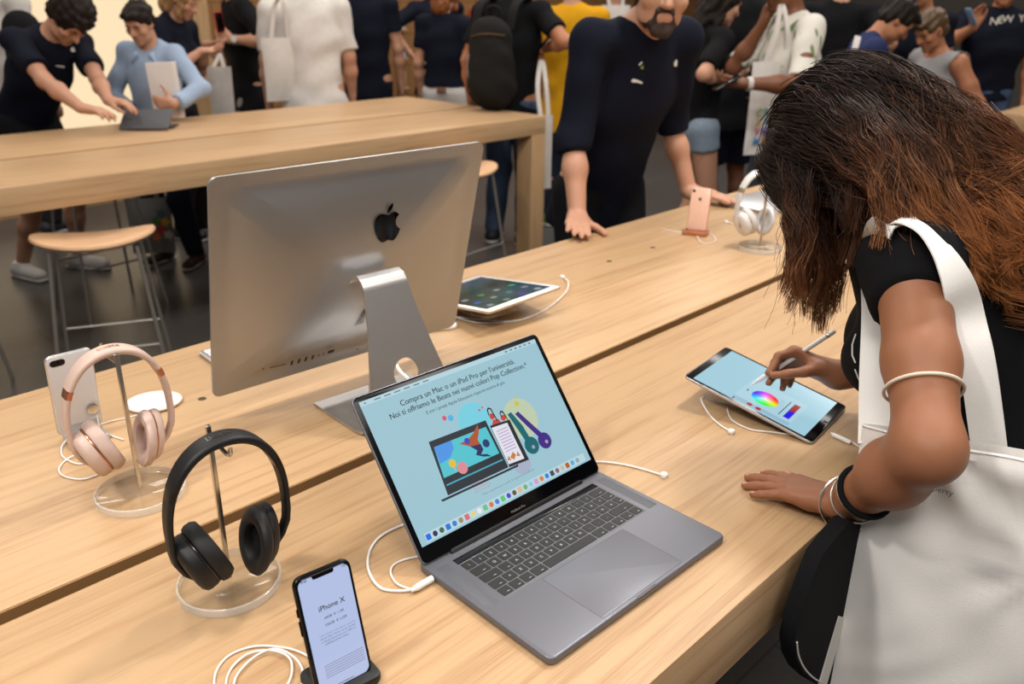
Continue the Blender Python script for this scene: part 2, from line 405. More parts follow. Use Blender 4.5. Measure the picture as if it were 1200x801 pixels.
scr_part('menu_bar', [sq(0, 1, .968, 1)], (182, 214, 224), 2)
scr_part('menu_words', [sq(.02+.05*k, .02+.05*k+(.012 if k == 0 else .032), .979, .986) for k in range(7)]+[sq(.80+.03*k, .815+.03*k, .978, .987) for k in range(6)], (90, 110, 118), 3)
bm = B()
def stext(s, u0, u1, v, hgt=None, rgb=None, bold=0.):
    x0, y = S(u0, v); x1, _ = S(u1, v)
    for dx_ in ((0, .00022) if bold else (0,)): text(bm, s, x0+dx_, y, x1-x0, None, LM, 'L', .0004+dx_*.1)
stext("Compra un Mac o un iPad Pro per l'università.", .175, .826, .880, bold=.006)
stext("Noi ti offriamo le Beats nei nuovi colori Pop Collection.*", .105, .885, .822, bold=.006)
stext("E con i prezzi Apple Education risparmi ancora di più.", .274, .724, .768)
obj('headline_text', bm, emat('ink', (44, 48, 52), 1.), disp, False)
bm = B(); stext("*Fino a esaurimento scorte. Si applicano condizioni.", .36, .67, .118); obj('small_print', bm, emat('ink_grey', (120, 150, 160), 1.), disp, False)
scr_part('cyan_spot', [el(.482, .60, .085)], (120, 208, 226), 2)
scr_part('yellow_spot', [el(.722, .49, .095)], (192, 206, 176), 2)
scr_part('mauve_spot', [el(.62, .20, .05)], (168, 178, 200), 2)
scr_part('red_dots', [el(.335+.012*i, .16+.018*j, .0025, 8) for i in range(8) for j in range(4)]+[el(.345, .70, .011), el(.53, .66, .006), el(.55, .67, .005)], (214, 92, 120), 3)
scr_part('blue_dot', [el(.375, .685, .014)], (86, 178, 230), 3)
scr_part('yellow_dots', [el(.735, .60, .012), el(.745, .645, .006)], (206, 196, 60), 3)
scr_part('pictured_laptop', [[(.225, .593), (.537, .578), (.545, .215), (.205, .222)], [(.165, .215), (.60, .205), (.595, .19), (.17, .20)]], (44, 50, 58), 4)
scr_part('pictured_laptop_screen', [[(.238, .548), (.524, .535), (.531, .33), (.221, .335)]], (84, 196, 208), 5)
scr_part('pictured_blue_blob', [[(.238, .548), (.33, .544), (.325, .49), (.29, .44), (.233, .43)]], (78, 150, 230), 6)
scr_part('pictured_timeline', [[(.219, .29), (.533, .285), (.534, .275), (.218, .28)]], (70, 170, 190), 6)
scr_part('pictured_dancer_body', [[(.36, .50), (.41, .505), (.45, .53), (.49, .575), (.478, .52), (.455, .475), (.46, .44), (.43, .425), (.405, .455), (.385, .475)]], (176, 84, 44), 7)
scr_part('pictured_dancer_legs', [[(.405, .455), (.46, .44), (.462, .40), (.44, .375), (.47, .36), (.485, .335), (.445, .355), (.415, .385), (.43, .41)]], (40, 44, 96), 8)
scr_part('pictured_dancer_head', [el(.402, .497, .014)], (60, 70, 190), 9)
scr_part('pictured_ball', [el(.488, .43, .018)], (36, 60, 110), 8)
scr_part('pictured_yellow_ball', [el(.288, .40, .018), [(.285, .38), (.292, .38), (.288, .335)]], (228, 190, 70), 8)
scr_part('pictured_pink_puff', [el(.325, .345, .026)], (222, 140, 150), 7)
scr_part('pictured_tablet', [[(.546, .53), (.66, .516), (.665, .20), (.55, .212)]], (40, 44, 50), 5)
scr_part('pictured_page', [[(.549, .512), (.640, .502), (.644, .222), (.552, .232)]], (228, 228, 238), 6)
scr_part('pictured_page_lines', [sq(.565, .63, .47-.022*k, .478-.022*k) for k in range(8)], (196, 170, 214), 7)
scr_part('pictured_page_marks', [[(.575, .27), (.60, .30), (.61, .27), (.59, .245)], [(.555, .26), (.57, .29), (.575, .25)], [(.61, .26), (.625, .29), (.63, .25)]], (196, 130, 70), 8)
scr_part('pictured_earphones', [[(.560, .53), (.575, .56), (.605, .55), (.61, .525), (.60, .515), (.565, .518)], ]+[el(.578, .585, .014, 16), el(.632, .545, .014, 16)], (200, 70, 66), 4)
scr_part('pictured_ear_hooks', [[(.563, .60), (.566, .64), (.578, .655), (.592, .64), (.594, .60), (.598, .54), (.592, .54), (.588, .60), (.586, .632), (.578, .643), (.571, .632), (.569, .60)], [(.622, .555), (.624, .585), (.634, .60), (.646, .588), (.65, .555), (.652, .52), (.647, .52), (.644, .555), (.641, .578), (.634, .586), (.628, .578), (.627, .555)]], (34, 34, 40), 5)
scr_part('pictured_teal_headphones', [[(.660, .555), (.684, .56), (.712, .44), (.722, .33), (.69, .33), (.678, .43)], el(.713, .283, .040)], (22, 104, 112), 8)
scr_part('pictured_purple_headphones', [[(.700, .535), (.722, .545), (.768, .41), (.80, .32), (.768, .32), (.738, .41)], el(.793, .275, .038)], (66, 44, 132), 9)
scr_part('pictured_b_marks', [el(.717, .268, .009, 10), el(.800, .262, .009, 10)], (170, 160, 190), 10)
scr_part('dock_strip', [sq(.03, .97, .012, .07)], (186, 216, 224), 2)
icons = [(30, 110, 230), (60, 40, 90), (70, 100, 90), (40, 120, 220), (60, 130, 210), (160, 140, 100), (220, 110, 120), (230, 214, 120), (235, 235, 235), (120, 190, 140), (220, 120, 60), (70, 130, 220), (90, 200, 120), (80, 70, 200), (110, 80, 50), (228, 180, 150), (110, 180, 120), (140, 200, 230), (210, 160, 210), (220, 130, 60), (50, 130, 230), (60, 80, 90), (150, 100, 120), (200, 190, 160), (190, 90, 40), (80, 170, 230), (150, 170, 180)]
for k, c in enumerate(icons):
    u = .045+.0337*k
    scr_part('dock_icon', [el(u, .041, .0115, 14)] if k % 3 else [[(u+dx*.0115, .041+dy*.019) for dx, dy in ((-1, -.8), (-.8, -1), (.8, -1), (1, -.8), (1, .8), (.8, 1), (-.8, 1), (-1, .8))]], c, 4)
bm = B(); text(bm, 'MacBook Pro', 0, SB-.0155, None, .0036, LM, 'C', .0003); obj('model_lettering', bm, mat('bezel_text', (128, 128, 130), .4), lid, False)
# power and side cables
def cable(name, label, pts, r=.0018, k=8, group=None):
    bm = B(); tube(bm, smooth_path(pts, k), r, 8); o = obj(name, bm, CABLE); return tag(o, label, 'cable', group)
zc = TZ+.0022
t = thing('charging_cable', 'white charging cable plugged into the open laptop, looping beside its hinge', 'cable', Z(497, 684, zc))
o0 = Vector([float(v) for v in Z(497, 684, zc)])
def rel(ps): return [Vector([float(v) for v in p])-o0 for p in ps]
pw = [Z(487, 689, zc+.003), Z(470, 692, zc), Z(447, 689, zc), Z(434, 673, zc), Z(431, 655, zc), Z(437, 638, zc), Z(452, 624, zc), Z(480, 612, zc), Z(520, 600, zc)]
bm = B(); tube(bm, smooth_path(rel(pw), 8), .0019, 8); obj('cord', bm, CABLE, t)
pa, pb = rel([Z(485, 690, zc+.004), Z(506.5, 677.5, zc+.0045)]); dd = (pb-pa).normalized()
bm = B(); tube(bm, [pa-dd*.004, pa+dd*.001, pa+dd*.006, pb], [.0022, .0036, .0046, .0046], 12); obj('plug', bm, WHITEP, t)
pw = [Z(481, 690, zc), Z(466, 684, zc), Z(458, 672, zc), Z(461, 662, zc), Z(475, 655, zc), Z(500, 650, zc)]
bm = B(); tube(bm, smooth_path(rel(pw), 8), .0014, 8); obj('thin_cord', bm, CABLE, t)
def tether(label, pts, r=.0017):
    o = Vector([float(v) for v in pts[-1]])
    t = thing('security_cable', label, 'cable', o)
    bm = B(); tube(bm, smooth_path([Vector([float(v) for v in p])-o for p in pts], 8), r, 8); obj('cord', bm, CABLE, t)
    bm = B(); lathe(bm, [(.0001, -.002), (.0055, -.002), (.0062, -.0005), (.0062, .003), (.005, .0045), (.0001, .0045)], 16); obj('end_cap', bm, WHITEP, t)
    return t
tether('white cable running from behind the open laptop to a round cap on the wood', [Z(672, 548, zc), Z(697, 541, zc), Z(725, 543, zc), Z(752, 549, zc), Z(778, 557, zc)])
# ================================================================== DESKTOP COMPUTER
DT = thing('desktop_computer', 'big silver all-in-one desktop computer seen from its back', 'computer', (.842, 1.13, TZ), math.radians(-3.58))
ca, sa = math.cos(math.radians(-3.58)), math.sin(math.radians(-3.58))
dx, dy = .8474-.842, 1.2654-1.13
pb = (ca*dx+sa*dy, -sa*dx+ca*dy, .9708-TZ)
tl = math.radians(-13.86)
PW, PH = .528, .4048
# panel frame: x right, y up the panel, z out of the back
PM = local_frame(pb, (1, 0, 0), (0, math.sin(tl), math.cos(tl)), (0, -math.cos(tl), math.sin(tl)))
PMz = local_frame(pb, (-1, 0, 0), (0, math.sin(tl), math.cos(tl)), (0, math.cos(tl), -math.sin(tl)))
def bulge(x, y):
    s = (abs(2*x/PW)**4+abs(2*(y-PH/2)/PH)**4)**.25
    return .0035+.040*(1-min(1, s)**2.0)
bm = B(); rg = []
rg.append([(x, y, -.0015) for x, y in rr(PW-.001, PH-.001, .0155, 8, 0, PH/2)])
for sc in [1, .996, .985, .965, .94, .91, .87, .82, .76, .69, .6, .5, .4, .3, .2, .1]:
    w, h = PW*sc, PH*sc
    rg.append([(x, y, bulge(x, y)) for x, y in rr(w, h, .016*sc+.25*(1-sc)*min(w, h), 8, 0, PH/2)])
rings(bm, rg, PM); case = obj('rear_case', bm, mat('imac_silver', (174, 174, 174), .42, .85), DT)
bm = B(); slab(bm, PW-.002, PH-.002, .015, .0012, .0035, .0005, 0, PH/2, PMz, n=8); obj('front_panel', bm, ALU, DT)
bm = B(); slab(bm, PW-.006, PH-.072, .012, .0034, .0040, .0002, 0, PH/2+.033, PMz, n=6); fg = obj('front_glass', bm, BLACKGLASS, DT)
bm = B(); plate(bm, [(-.238, .10), (.238, .10), (.238, .37), (-.238, .37)], .0042, PMz); obj('display', bm, emat('screen_sky', (150, 190, 220), .7), fg, False)
body, leaf = apple_outline(8)
bm = B()
lc = ((.578-.5)*PW, .722*PH); k = .064
for pl in (body, leaf):
    ctr = bm.verts.new(PM @ Vector((lc[0]+k*(sum(p[0] for p in pl)/len(pl)), lc[1]+k*(sum(p[1] for p in pl)/len(pl)-.0), bulge(*lc)+.0012)))
    bm.verts.remove(ctr); pts = [(lc[0]+k*a, lc[1]+k*b) for a, b in pl]; bm.faces.new([bm.verts.new(PM @ Vector((a, b, bulge(a, b)+.0011))) for a, b in pts])
obj('apple_logo', bm, mat('logo_black', (8, 8, 9), .12), case, False)
dark = mat('port_dark', (40, 34, 30), .6)
def port(name, u0, u1, v0, v1, r=.001):
    bm = B(); cx, cy = ((u0+u1)/2-.5)*PW, (v0+v1)/2*PH
    z = bulge(cx, cy)
    rg = [[(x, y, bulge(x, y)+.0004) for x, y in rr((u1-u0)*PW, (v1-v0)*PH, r, 3, cx, cy)]]
    vs = [bm.verts.new(PM @ Vector(p)) for p in rg[0]]; bm.faces.new(vs)
    obj(name, bm, dark, case, False)
port('card_slot', .190, .248, .093, .099)
for k in range(4): port('usb_port', .264+.026*k, .273+.026*k, .078, .108)
for k in range(2): port('small_port', .368+.018*k, .372+.018*k, .085, .105)
port('ethernet_port', .404, .430, .086, .108)
port('headphone_jack', .164, .170, .094, .102); port('lock_slot', .528, .540, .05, .056)
for k in range(10): port('vent_slit', .486+.0030*k, .524, .235+.0100*k, .2395+.0100*k, .0003)
# stand: foot plate, bent neck with the cable hole
def loc2(p): 
    q = Vector([float(v) for v in p])-Vector((.842, 1.13, TZ)); return Vector((ca*q.x+sa*q.y, -sa*q.x+ca*q.y, q.z))
prof = []   # (y, z, halfwidth) from the front of the foot round the bend and up to the hinge
for y, z, w in ((.085, .004, .103), (.0, .004, .103), (-.05, .004, .102), (-.066, .005, .100), (-.076, .010, .097), (-.0785, .02, .0945), (-.074, .045, .087), (-.0575, .10, .071), (-.0325, .17, .054), (-.016, .215, .0465), (-.009, .234, .0445), (-.001, .245, .0435), (.011, .250, .043), (.024, .246, .043), (.036, .236, .043)):
    prof.append((y, z, w))
pp = []
for i in range(len(prof)-1):
    for j in range(4):
        t = j/4; a, b = prof[i], prof[i+1]; pp.append(tuple(a[q]*(1-t)+b[q]*t for q in range(3)))
pp.append(prof[-1])
bm = B(); nx = 20; th = .0045; grid = []
hole_z, hole_r = .087, .026
for i, (y, z, w) in enumerate(pp):
    y1, z1 = pp[min(i+1, len(pp)-1)][:2]; y0, z0 = pp[max(i-1, 0)][:2]
    ty, tz = y1-y0, z1-z0; l = math.hypot(ty, tz); ny, nz = -tz/l, ty/l
    grid.append([((j/nx*2-1)*w, y, z, ny, nz) for j in range(nx+1)])
# solid plate with hole: build top and bottom skins skipping the hole, then a rim
def inh(x, z, y): return (x*1.0)**2+((z-hole_z)*1.06)**2 < hole_r**2 and y < -.02
top = [[bm.verts.new((x, y+ny*th/2, z+nz*th/2)) for x, y, z, ny, nz in row] for row in grid]
bot = [[bm.verts.new((x, y-ny*th/2, z-nz*th/2)) for x, y, z, ny, nz in row] for row in grid]
for i in range(len(grid)-1):
    for j in range(nx):
        bm.faces.new((top[i][j], top[i+1][j], top[i+1][j+1], top[i][j+1])); bm.faces.new((bot[i][j], bot[i][j+1], bot[i+1][j+1], bot[i+1][j]))
for i in range(len(grid)-1):
    for j in (0, nx): bm.faces.new((top[i][j], bot[i][j], bot[i+1][j], top[i+1][j]))
for i in (0, len(grid)-1):
    for j in range(nx): bm.faces.new((top[i][j], top[i][j+1], bot[i][j+1], bot[i][j]))
st = obj('stand', bm, mat('stand_silver', (192, 190, 188), .34, .8), DT)
# cut the round cable hole through the neck with a boolean
cb = B(); c0 = Vector((0, -.0615, hole_z)); axd = Vector((0, .95, -.32)).normalized(); sM = local_frame(c0, (1, 0, 0), axd.cross(Vector((1, 0, 0))), axd)
lathe(cb, [(hole_r, -.03), (hole_r, .03)], 48, sM)
cme = bpy.data.meshes.new('cut'); bmesh.ops.recalc_face_normals(cb, faces=cb.faces); cb.to_mesh(cme); cb.free(); cut = bpy.data.objects.new('cut', cme); COL.objects.link(cut)
cut.parent = DT
md = st.modifiers.new('b', 'BOOLEAN'); md.operation = 'DIFFERENCE'; md.object = cut; md.solver = 'EXACT'
bpy.context.view_layer.update()
me2 = bpy.data.meshes.new_from_object(st.evaluated_get(bpy.context.evaluated_depsgraph_get()))
st.modifiers.clear(); st.data = me2
for p in me2.polygons: p.use_smooth = True
me2.set_sharp_from_angle(angle=math.radians(35))
bpy.data.objects.remove(cut)
bm = B(); tube(bm, smooth_path([(.02, .03, .16), (-.004, -.03, .118), (-.016, -.062, .098), (-.004, -.085, .075), (.012, -.105, .035), (.02, -.13, .007), (.05, -.17, .0045), (.13, -.19, .0042)], 8), .0036, 10); obj('power_cord', bm, CABLE, DT)

# ================================================================== OTHER THINGS OF THE COMPUTER
t = thing('wireless_keyboard', 'tip of a slim silver keyboard poking out beyond the silver desktop computer', 'keyboard', (.852, 1.52, TZ), math.radians(-4))
bm = B(); slab(bm, .30, .11, .008, .001, .008, .002, 0, 0); obj('body', bm, ALU, t)
bmk = B()
for r in range(5):
    for k in range(13): slab(bmk, .0185, .0165, .002, .0075, .0095, .0004, -.132+.022*k, -.042+.0205*r, n=2, bs=1)
obj('key_rows', bmk, WHITEP, t)
mp = (Z(146, 475)+Z(211, 470)+Z(180, 490)+Z(185, 462))/4
t = thing('computer_mouse', 'flat white oval mouse lying behind the rose gold headphones', 'mouse', mp, math.radians(-30))
bm = B(); rg = []
for s, z in ((.86, .001), (.97, .003), (1, .006), (.97, .009), (.88, .0115), (.7, .0135), (.45, .015), (.2, .0155), (.02, .0155)):
    rg.append([(.049*s*math.cos(q)*(1+.06*math.sin(q)), .040*s*math.sin(q), z) for q in [2*PI*k_/40 for k_ in range(40)]])
rings(bm, rg); ms = obj('shell', bm, mat('mouse_white', (238, 236, 232), .18), t)
dk = (Z(500, 380)+Z(533, 388))/2
t = thing('phone_dock', 'small white puck dock with a dark connector slot beside the white tablet', 'dock', dk, math.radians(-30))
bm = B(); slab(bm, .075, .042, .02, .0005, .009, .003, 0, 0, n=8); obj('base', bm, WHITEP, t)
bm = B(); slab(bm, .048, .022, .008, .009, .0094, .0001, 0.006, 0); obj('seat_pad', bm, mat('dock_grey', (222, 220, 216), .4), t)
bm = B(); slab(bm, .004, .008, .001, .009, .0125, .0005, .0, 0); obj('connector', bm, mat('dark_metal', (60, 56, 50), .4, .7), t)

# ================================================================== TABLETS
def tablet_fit():
    return Vector((1.3291, .6452, .9528)), math.radians(-83.829), math.radians(.243), math.radians(12.131)
tp_, ta, tb, tg = tablet_fit()
TM = Matrix.Rotation(ta, 4, 'Z') @ Matrix.Rotation(tg, 4, 'Y') @ Matrix.Rotation(tb, 4, 'X')
t = thing('tablet', 'dark-framed tablet with a colour wheel on its screen, drawn on by the long-haired woman', 'tablet', (tp_.x, tp_.y, TZ), 0)
TMM = Matrix.Translation((0, 0, tp_.z-TZ)) @ TM
TW, TH = .2506, .1741
bm = B(); slab(bm, TW, TH, .009, -.0061, -.0004, .0016, 0, 0, TMM, n=8, bs=3); obj('case_back', bm, mat('tablet_silver', (196, 196, 200), .3, .8), t)
bm = B(); slab(bm, TW-.0016, TH-.0016, .0085, -.0006, 0, .0003, 0, 0, TMM, n=8); fgl = obj('front_glass', bm, BLACKGLASS, t)
def tuv(u, v): return ((u-.5)*TW, (v-.5)*TH)
bm = B(); plate(bm, [tuv(*p) for p in ((.066, .035), (.930, .035), (.930, .965), (.066, .965))], .0001, TMM); dsp = obj('display', bm, emat('tablet_blue', (160, 204, 220)), t, False)
def tpart(name, polys, rgb, lay, m=None):
    bm = B()
    for pl in polys: plate(bm, [tuv(*p) for p in pl], .00008*lay, TMM)
    return obj(name, bm, m or emat('tb_%d_%d_%d' % rgb, rgb), dsp, False)
tpart('colour_panel', [[(.366, .06), (.80, .06), (.80, .62), (.366, .62)]], (172, 210, 224), 2)
tpart('panel_foot', [[(.366, .06), (.80, .06), (.80, .13), (.366, .13)]], (150, 188, 206), 3)
# colour wheel: hue round the centre, white in the middle
wm = bpy.data.materials.new('colour_wheel'); wm.use_nodes = True; nt = wm.node_tree; b = nt.nodes['Principled BSDF']; L = nt.links
ca_ = nt.nodes.new('ShaderNodeVertexColor'); ca_.layer_name = 'hue'
L.new(ca_.outputs['Color'], b.inputs['Emission Color']); b.inputs['Emission Strength'].default_value = 1; b.inputs['Base Color'].default_value = (.01, .01, .01, 1); b.inputs['Roughness'].default_value = .12
import colorsys
bm = B(); cl = bm.loops.layers.float_color.new('hue'); cxw, cyw = tuv(.544, .338); Rw = .0245
prev = None; NS = 36
def hc(r, k):
    c = colorsys.hsv_to_rgb((.99-k/NS+.0) % 1, min(1, r*1.1), .98); return lin(tuple(255*v for v in c))
rgv = []
for ri in range(5):
    r = ri/4; rgv.append([bm.verts.new(TMM @ Vector((cxw+Rw*r*math.cos(2*PI*k/NS+.9)*1.0, cyw+Rw*r*math.sin(2*PI*k/NS+.9), .00035))) for k in range(NS)] if ri else [bm.verts.new(TMM @ Vector((cxw, cyw, .00035)))])
for ri in range(4):
    for k in range(NS):
        k2 = (k+1) % NS
        if ri == 0: f = bm.faces.new((rgv[0][0], rgv[1][k], rgv[1][k2])); cs = [(0, k), (.25, k), (.25, k+1)]
        else: f = bm.faces.new((rgv[ri][k], rgv[ri+1][k], rgv[ri+1][k2], rgv[ri][k2])); cs = [(ri/4, k), (ri/4+.25, k), (ri/4+.25, k+1), (ri/4, k+1)]
        for lp, c in zip(f.loops, cs): lp[cl] = hc(*c)
obj('colour_wheel', bm, wm, dsp, False)
tpart('red_buttons', [[(u+.021*math.cos(2*PI*k/16), .093+.030*math.sin(2*PI*k/16)) for k in range(16)] for u in (.499, .566)], (176, 44, 40), 4)
tpart('slider_line', [[(.690, .18), (.697, .18), (.697, .53), (.690, .53)]], (60, 80, 92), 4)
tpart('red_square', [[(.724, .355), (.769, .355), (.769, .523), (.724, .523)]], (160, 24, 20), 4)
tpart('blue_square', [[(.726, .183), (.771, .183), (.771, .355), (.726, .355)]], (36, 16, 224), 4)
tpart('slider_mark', [[(.376, .04), (.386, .04), (.386, .085), (.376, .085)]], (20, 30, 36), 5)
tpart('close_mark', [[(.400, .32), (.412, .32), (.412, .36), (.400, .36)]], (60, 90, 100), 4)
bm = B(); lathe(bm, [(.0048, 0), (.0048, .0004), (.004, .0005), (.0001, .0005)], 20, TMM @ Matrix.Translation(((.967-.5)*TW, 0, 0))); obj('home_button', bm, mat('home_ring', (40, 40, 44), .2), t)
bm = B()
tube(bm, [(-.018, .035, .003), (-.016, .012, .022), (-.014, .004, .0245)], .006, 10); tube(bm, [(.02, .04, .003), (.014, .02, .024)], .006, 10)
slab(bm, .075, .10, .01, .0005, .003, .001, 0, .025); obj('clear_stand', bm, ACRYL, t)
tether('white cable curving out from under the colour-wheel tablet to a round cap', [Z(880, 478, zc+.004), Z(840, 470, zc), Z(822, 466, zc+.01), Z(830, 484, zc), Z(843, 497, zc), Z(857, 506, zc)])
cable('charging_cable', 'thin clear-white cable lying in the shade under the colour-wheel tablet', [Z(852, 478, zc), Z(858, 492, zc), Z(880, 503, zc), Z(905, 506, zc), Z(935, 510, zc)], .0014)
t = thing('charging_cable', 'white plug and cord at the near end of the colour-wheel tablet', 'cable', Z(985, 514, zc))
o0 = Vector([float(v) for v in Z(985, 514, zc)])
bm = B(); tube(bm, smooth_path(rel([Z(974, 507, zc+.002), Z(985, 514, zc+.001), Z(1000, 519, zc), Z(1012, 528, zc), Z(1018, 545, zc)]), 6), .0018, 8); obj('cord', bm, CABLE, t)
bm = B(); tube(bm, rel([Z(976, 509, zc+.003), Z(997, 518.5, zc+.002)]), .004, 10); obj('plug', bm, WHITEP, t)
# white tablet behind the computer
wp = [Z(560, 323, TZ+.05), Z(652, 337, TZ+.05), Z(575, 363, TZ+.03)]
ex = Vector([float(v) for v in wp[1]-wp[2]]); 
t = thing('tablet', 'white-framed tablet with dark green home screen, part hidden by the silver computer', 'tablet', (1.325, 1.382, TZ), math.radians(-3.9))
WM = Matrix.Translation((0, 0, .040)) @ Matrix.Rotation(math.radians(-2.76), 4, 'Y') @ Matrix.Rotation(math.radians(-9.24), 4, 'X')
TW2, TH2 = .3057, .2206
bm = B(); slab(bm, TH2, TW2, .009, -.0065, -.0004, .0016, 0, 0, WM, n=8, bs=3); obj('case_back', bm, mat('tablet_gold', (214, 196, 172), .3, .7), t)
bm = B(); slab(bm, TH2-.0016, TW2-.0016, .0085, -.0006, 0, .0003, 0, 0, WM, n=8); obj('front_glass', bm, mat('white_glass', (238, 238, 236), .1), t)
gm = bpy.data.materials.new('green_wallpaper'); gm.use_nodes = True; nt = gm.node_tree; b = nt.nodes['Principled BSDF']; L = nt.links
tc = nt.nodes.new('ShaderNodeTexCoord'); ns = nt.nodes.new('ShaderNodeTexNoise'); ns.inputs['Scale'].default_value = 7; ns.inputs['Detail'].default_value = 2
rp = nt.nodes.new('ShaderNodeValToRGB'); e = rp.color_ramp.elements; e[0].position = .3; e[0].color = lin((10, 30, 36)); e[1].position = .74; e[1].color = lin((78, 88, 116))
q = e.new(.5); q.color = lin((14, 78, 78))
L.new(tc.outputs['Object'], ns.inputs['Vector']); L.new(ns.outputs['Fac'], rp.inputs['Fac']); L.new(rp.outputs['Color'], b.inputs['Emission Color']); b.inputs['Emission Strength'].default_value = .9
b.inputs['Base Color'].default_value = (.01, .01, .01, 1); b.inputs['Roughness'].default_value = .08
bm = B(); plate(bm, [(-.0985, -.131), (.0985, -.131), (.0985, .131), (-.0985, .131)], .0001, WM); dsp2 = obj('display', bm, gm, t, False)
for k, c in enumerate([(150, 170, 170), (120, 160, 150), (110, 60, 180), (170, 190, 190), (60, 110, 190), (140, 160, 150), (60, 150, 150), (150, 150, 160), (150, 160, 170), (80, 150, 90), (150, 160, 160), (90, 160, 120)]):
    bm = B(); i, j = k % 4, k//4; plate(bm, rr(.016, .016, .004, 3, -.072+.048*i, -.112+.046*j), .0003, WM); obj('app_icon', bm, emat('ic_%d' % k, c, .8), dsp2, False)
bm = B(); slab(bm, .12, .14, .01, .0004, .004, .001); slab(bm, .10, .012, .004, .003, .046, .002, 0, -.06); slab(bm, .08, .012, .004, .003, .026, .002, 0, .06); obj('clear_stand', bm, ACRYL, t)
t = tether('white cable sweeping round the white-framed tablet to a square plug', [Z(500, 362, zc), Z(535, 371, zc), Z(575, 375, zc), Z(608, 375, zc), Z(640, 362, zc), Z(662, 343, zc+.005), Z(666, 330, zc+.008), Z(659, 324.5, zc)])
cable('charging_cable', 'second thin cable in the shade below the white-framed tablet', [Z(515, 366, zc), Z(555, 377, zc), Z(585, 378, zc), Z(605, 375, zc)], .0013)

# ================================================================== PHONES
def phone_body(t, M, w, h, th, r, m_frame, m_back, glass=True):
    bm = B(); slab(bm, w, h, r, -th, 0, th*.42, 0, h/2, M, n=8, bs=4); obj('frame', bm, m_frame, t)
    bm = B(); slab(bm, w-.004, h-.004, r-.002, -th-.0002, -th+.001, .0004, 0, h/2, M, n=8); bk = obj('back_glass', bm, m_back, t)
    bm = B(); slab(bm, w-.0026, h-.0026, r-.0012, -.0008, .0003, .0004, 0, h/2, M, n=8); fr = obj('front_glass', bm, BLACKGLASS, t)
    return bk, fr
k = .938; pw_, ph_ = .0709*k, .1436*k
pp_ = np.array([.4117, .6572, .8832]); pp_ = CO+(pp_-CO)*k
t = thing('smartphone', 'black-framed phone standing upright with white price page, closest to the camera', 'phone', (pp_[0], pp_[1], TZ), math.radians(-7.17))
a = math.radians(16.65)
XM = local_frame((0, 0, pp_[2]-TZ), (1, 0, 0), (0, math.sin(a), math.cos(a)), (0, -math.cos(a), math.sin(a)))
XM2 = XM
bk, fr = phone_body(t, XM, pw_, ph_, .0077, .0105, mat('phone_frame', (26, 25, 26), .18, .6), mat('phone_back', (24, 24, 26), .1))
# screen with the notch cut out
def xuv(u, v): return ((u-.5)*pw_, v*ph_)
sx0, sx1, sy0, sy1 = .062, .938, .030, .970
rr_ = [(x, y) for x, y in rr((sx1-sx0)*pw_, (sy1-sy0)*ph_, .0075, 8, 0, (sy0+sy1)/2*ph_)]
top = sy1*ph_; nh = .031*ph_
idx = max(i for i, p in enumerate(rr_) if p[1] > top-1e-5 and p[0] > 0)
ol = rr_[:idx+1]+[(.20*pw_, top), (.185*pw_, top-nh*.25), (.185*pw_, top-nh*.7), (.16*pw_, top-nh), (-.16*pw_, top-nh), (-.185*pw_, top-nh*.7), (-.185*pw_, top-nh*.25), (-.20*pw_, top)]+rr_[idx+1:]
bm = B(); plate(bm, ol, .0005, XM); dsp = obj('display', bm, emat('phone_white', (186, 200, 238), .93), fr, False)
INK = emat('phone_ink', (40, 42, 56))
def ptext(name, items, m):
    bm = B()
    for s, u, v, wd, al in items:
        x, y = xuv(u, v); text(bm, s, x, y, wd*pw_, None, XM, al, .0007, bold=.01)
    obj(name, bm, m, dsp if False else fr, False)
ptext('heading_text', [('iPhone X', .54, .672, .46, 'C')], INK)
ptext('price_text', [('64GB  € 1.189', .545, .600, .34, 'C'), ('256GB  € 1.359', .550, .541, .38, 'C')], emat('phone_ink2', (70, 72, 90)))
ptext('body_text', [('Il nuovo iPhone X è tutto schermo, con Face ID,', .55, .476, .64, 'C'), ('display Super Retina, ricarica wireless', .55, .449, .62, 'C'), ('e doppia fotocamera da 12 MP con', .55, .422, .60, 'C'), ('stabilizzazione ottica', .50, .395, .42, 'C')], emat('phone_ink3', (116, 122, 150)))
bm = B()
for j in range(6): plate(bm, [xuv(.20, .238-.02*j), xuv(.90, .245-.02*j), xuv(.90, .237-.02*j), xuv(.20, .230-.02*j)], .0007, XM)
obj('fine_print', bm, emat('phone_ink4', (142, 150, 184)), fr, False)
ptext('status_text', [('9:41', .12, .945, .1, 'L'), ('100%', .83, .945, .09, 'L')], emat('phone_ink5', (60, 64, 80)))
bm = B(); plate(bm, [xuv(*p) for p in ((.35, .043), (.65, .043), (.65, .048), (.35, .048))], .0007, XM); obj('home_bar', bm, INK, fr, False)
bm = B(); slab(bm, .05, .0012, .0005, .0004, .0009, .0001, 0, ph_-.0032, XM); obj('earpiece', bm, mat('earpiece_grey', (60, 60, 64), .4), fr)
bm = B()
for yv in (.72, .62, .56): tube(bm, [XM @ Vector((-pw_/2-.0004, ph_*(yv-.03), -.0039)), XM @ Vector((-pw_/2-.0004, ph_*(yv+.03), -.0039))], .0012, 6)
obj('side_button', bm, mat('phone_frame', (26, 25, 26), .18, .6), t)
bm = B(); slab(bm, .074, .060, .010, .0004, .012, .003, .002, .018); tube(bm, [(0, .03, .008), XM @ Vector((0, .03, -.012))], .009, 10); obj('dock', bm, BLACKP, t)
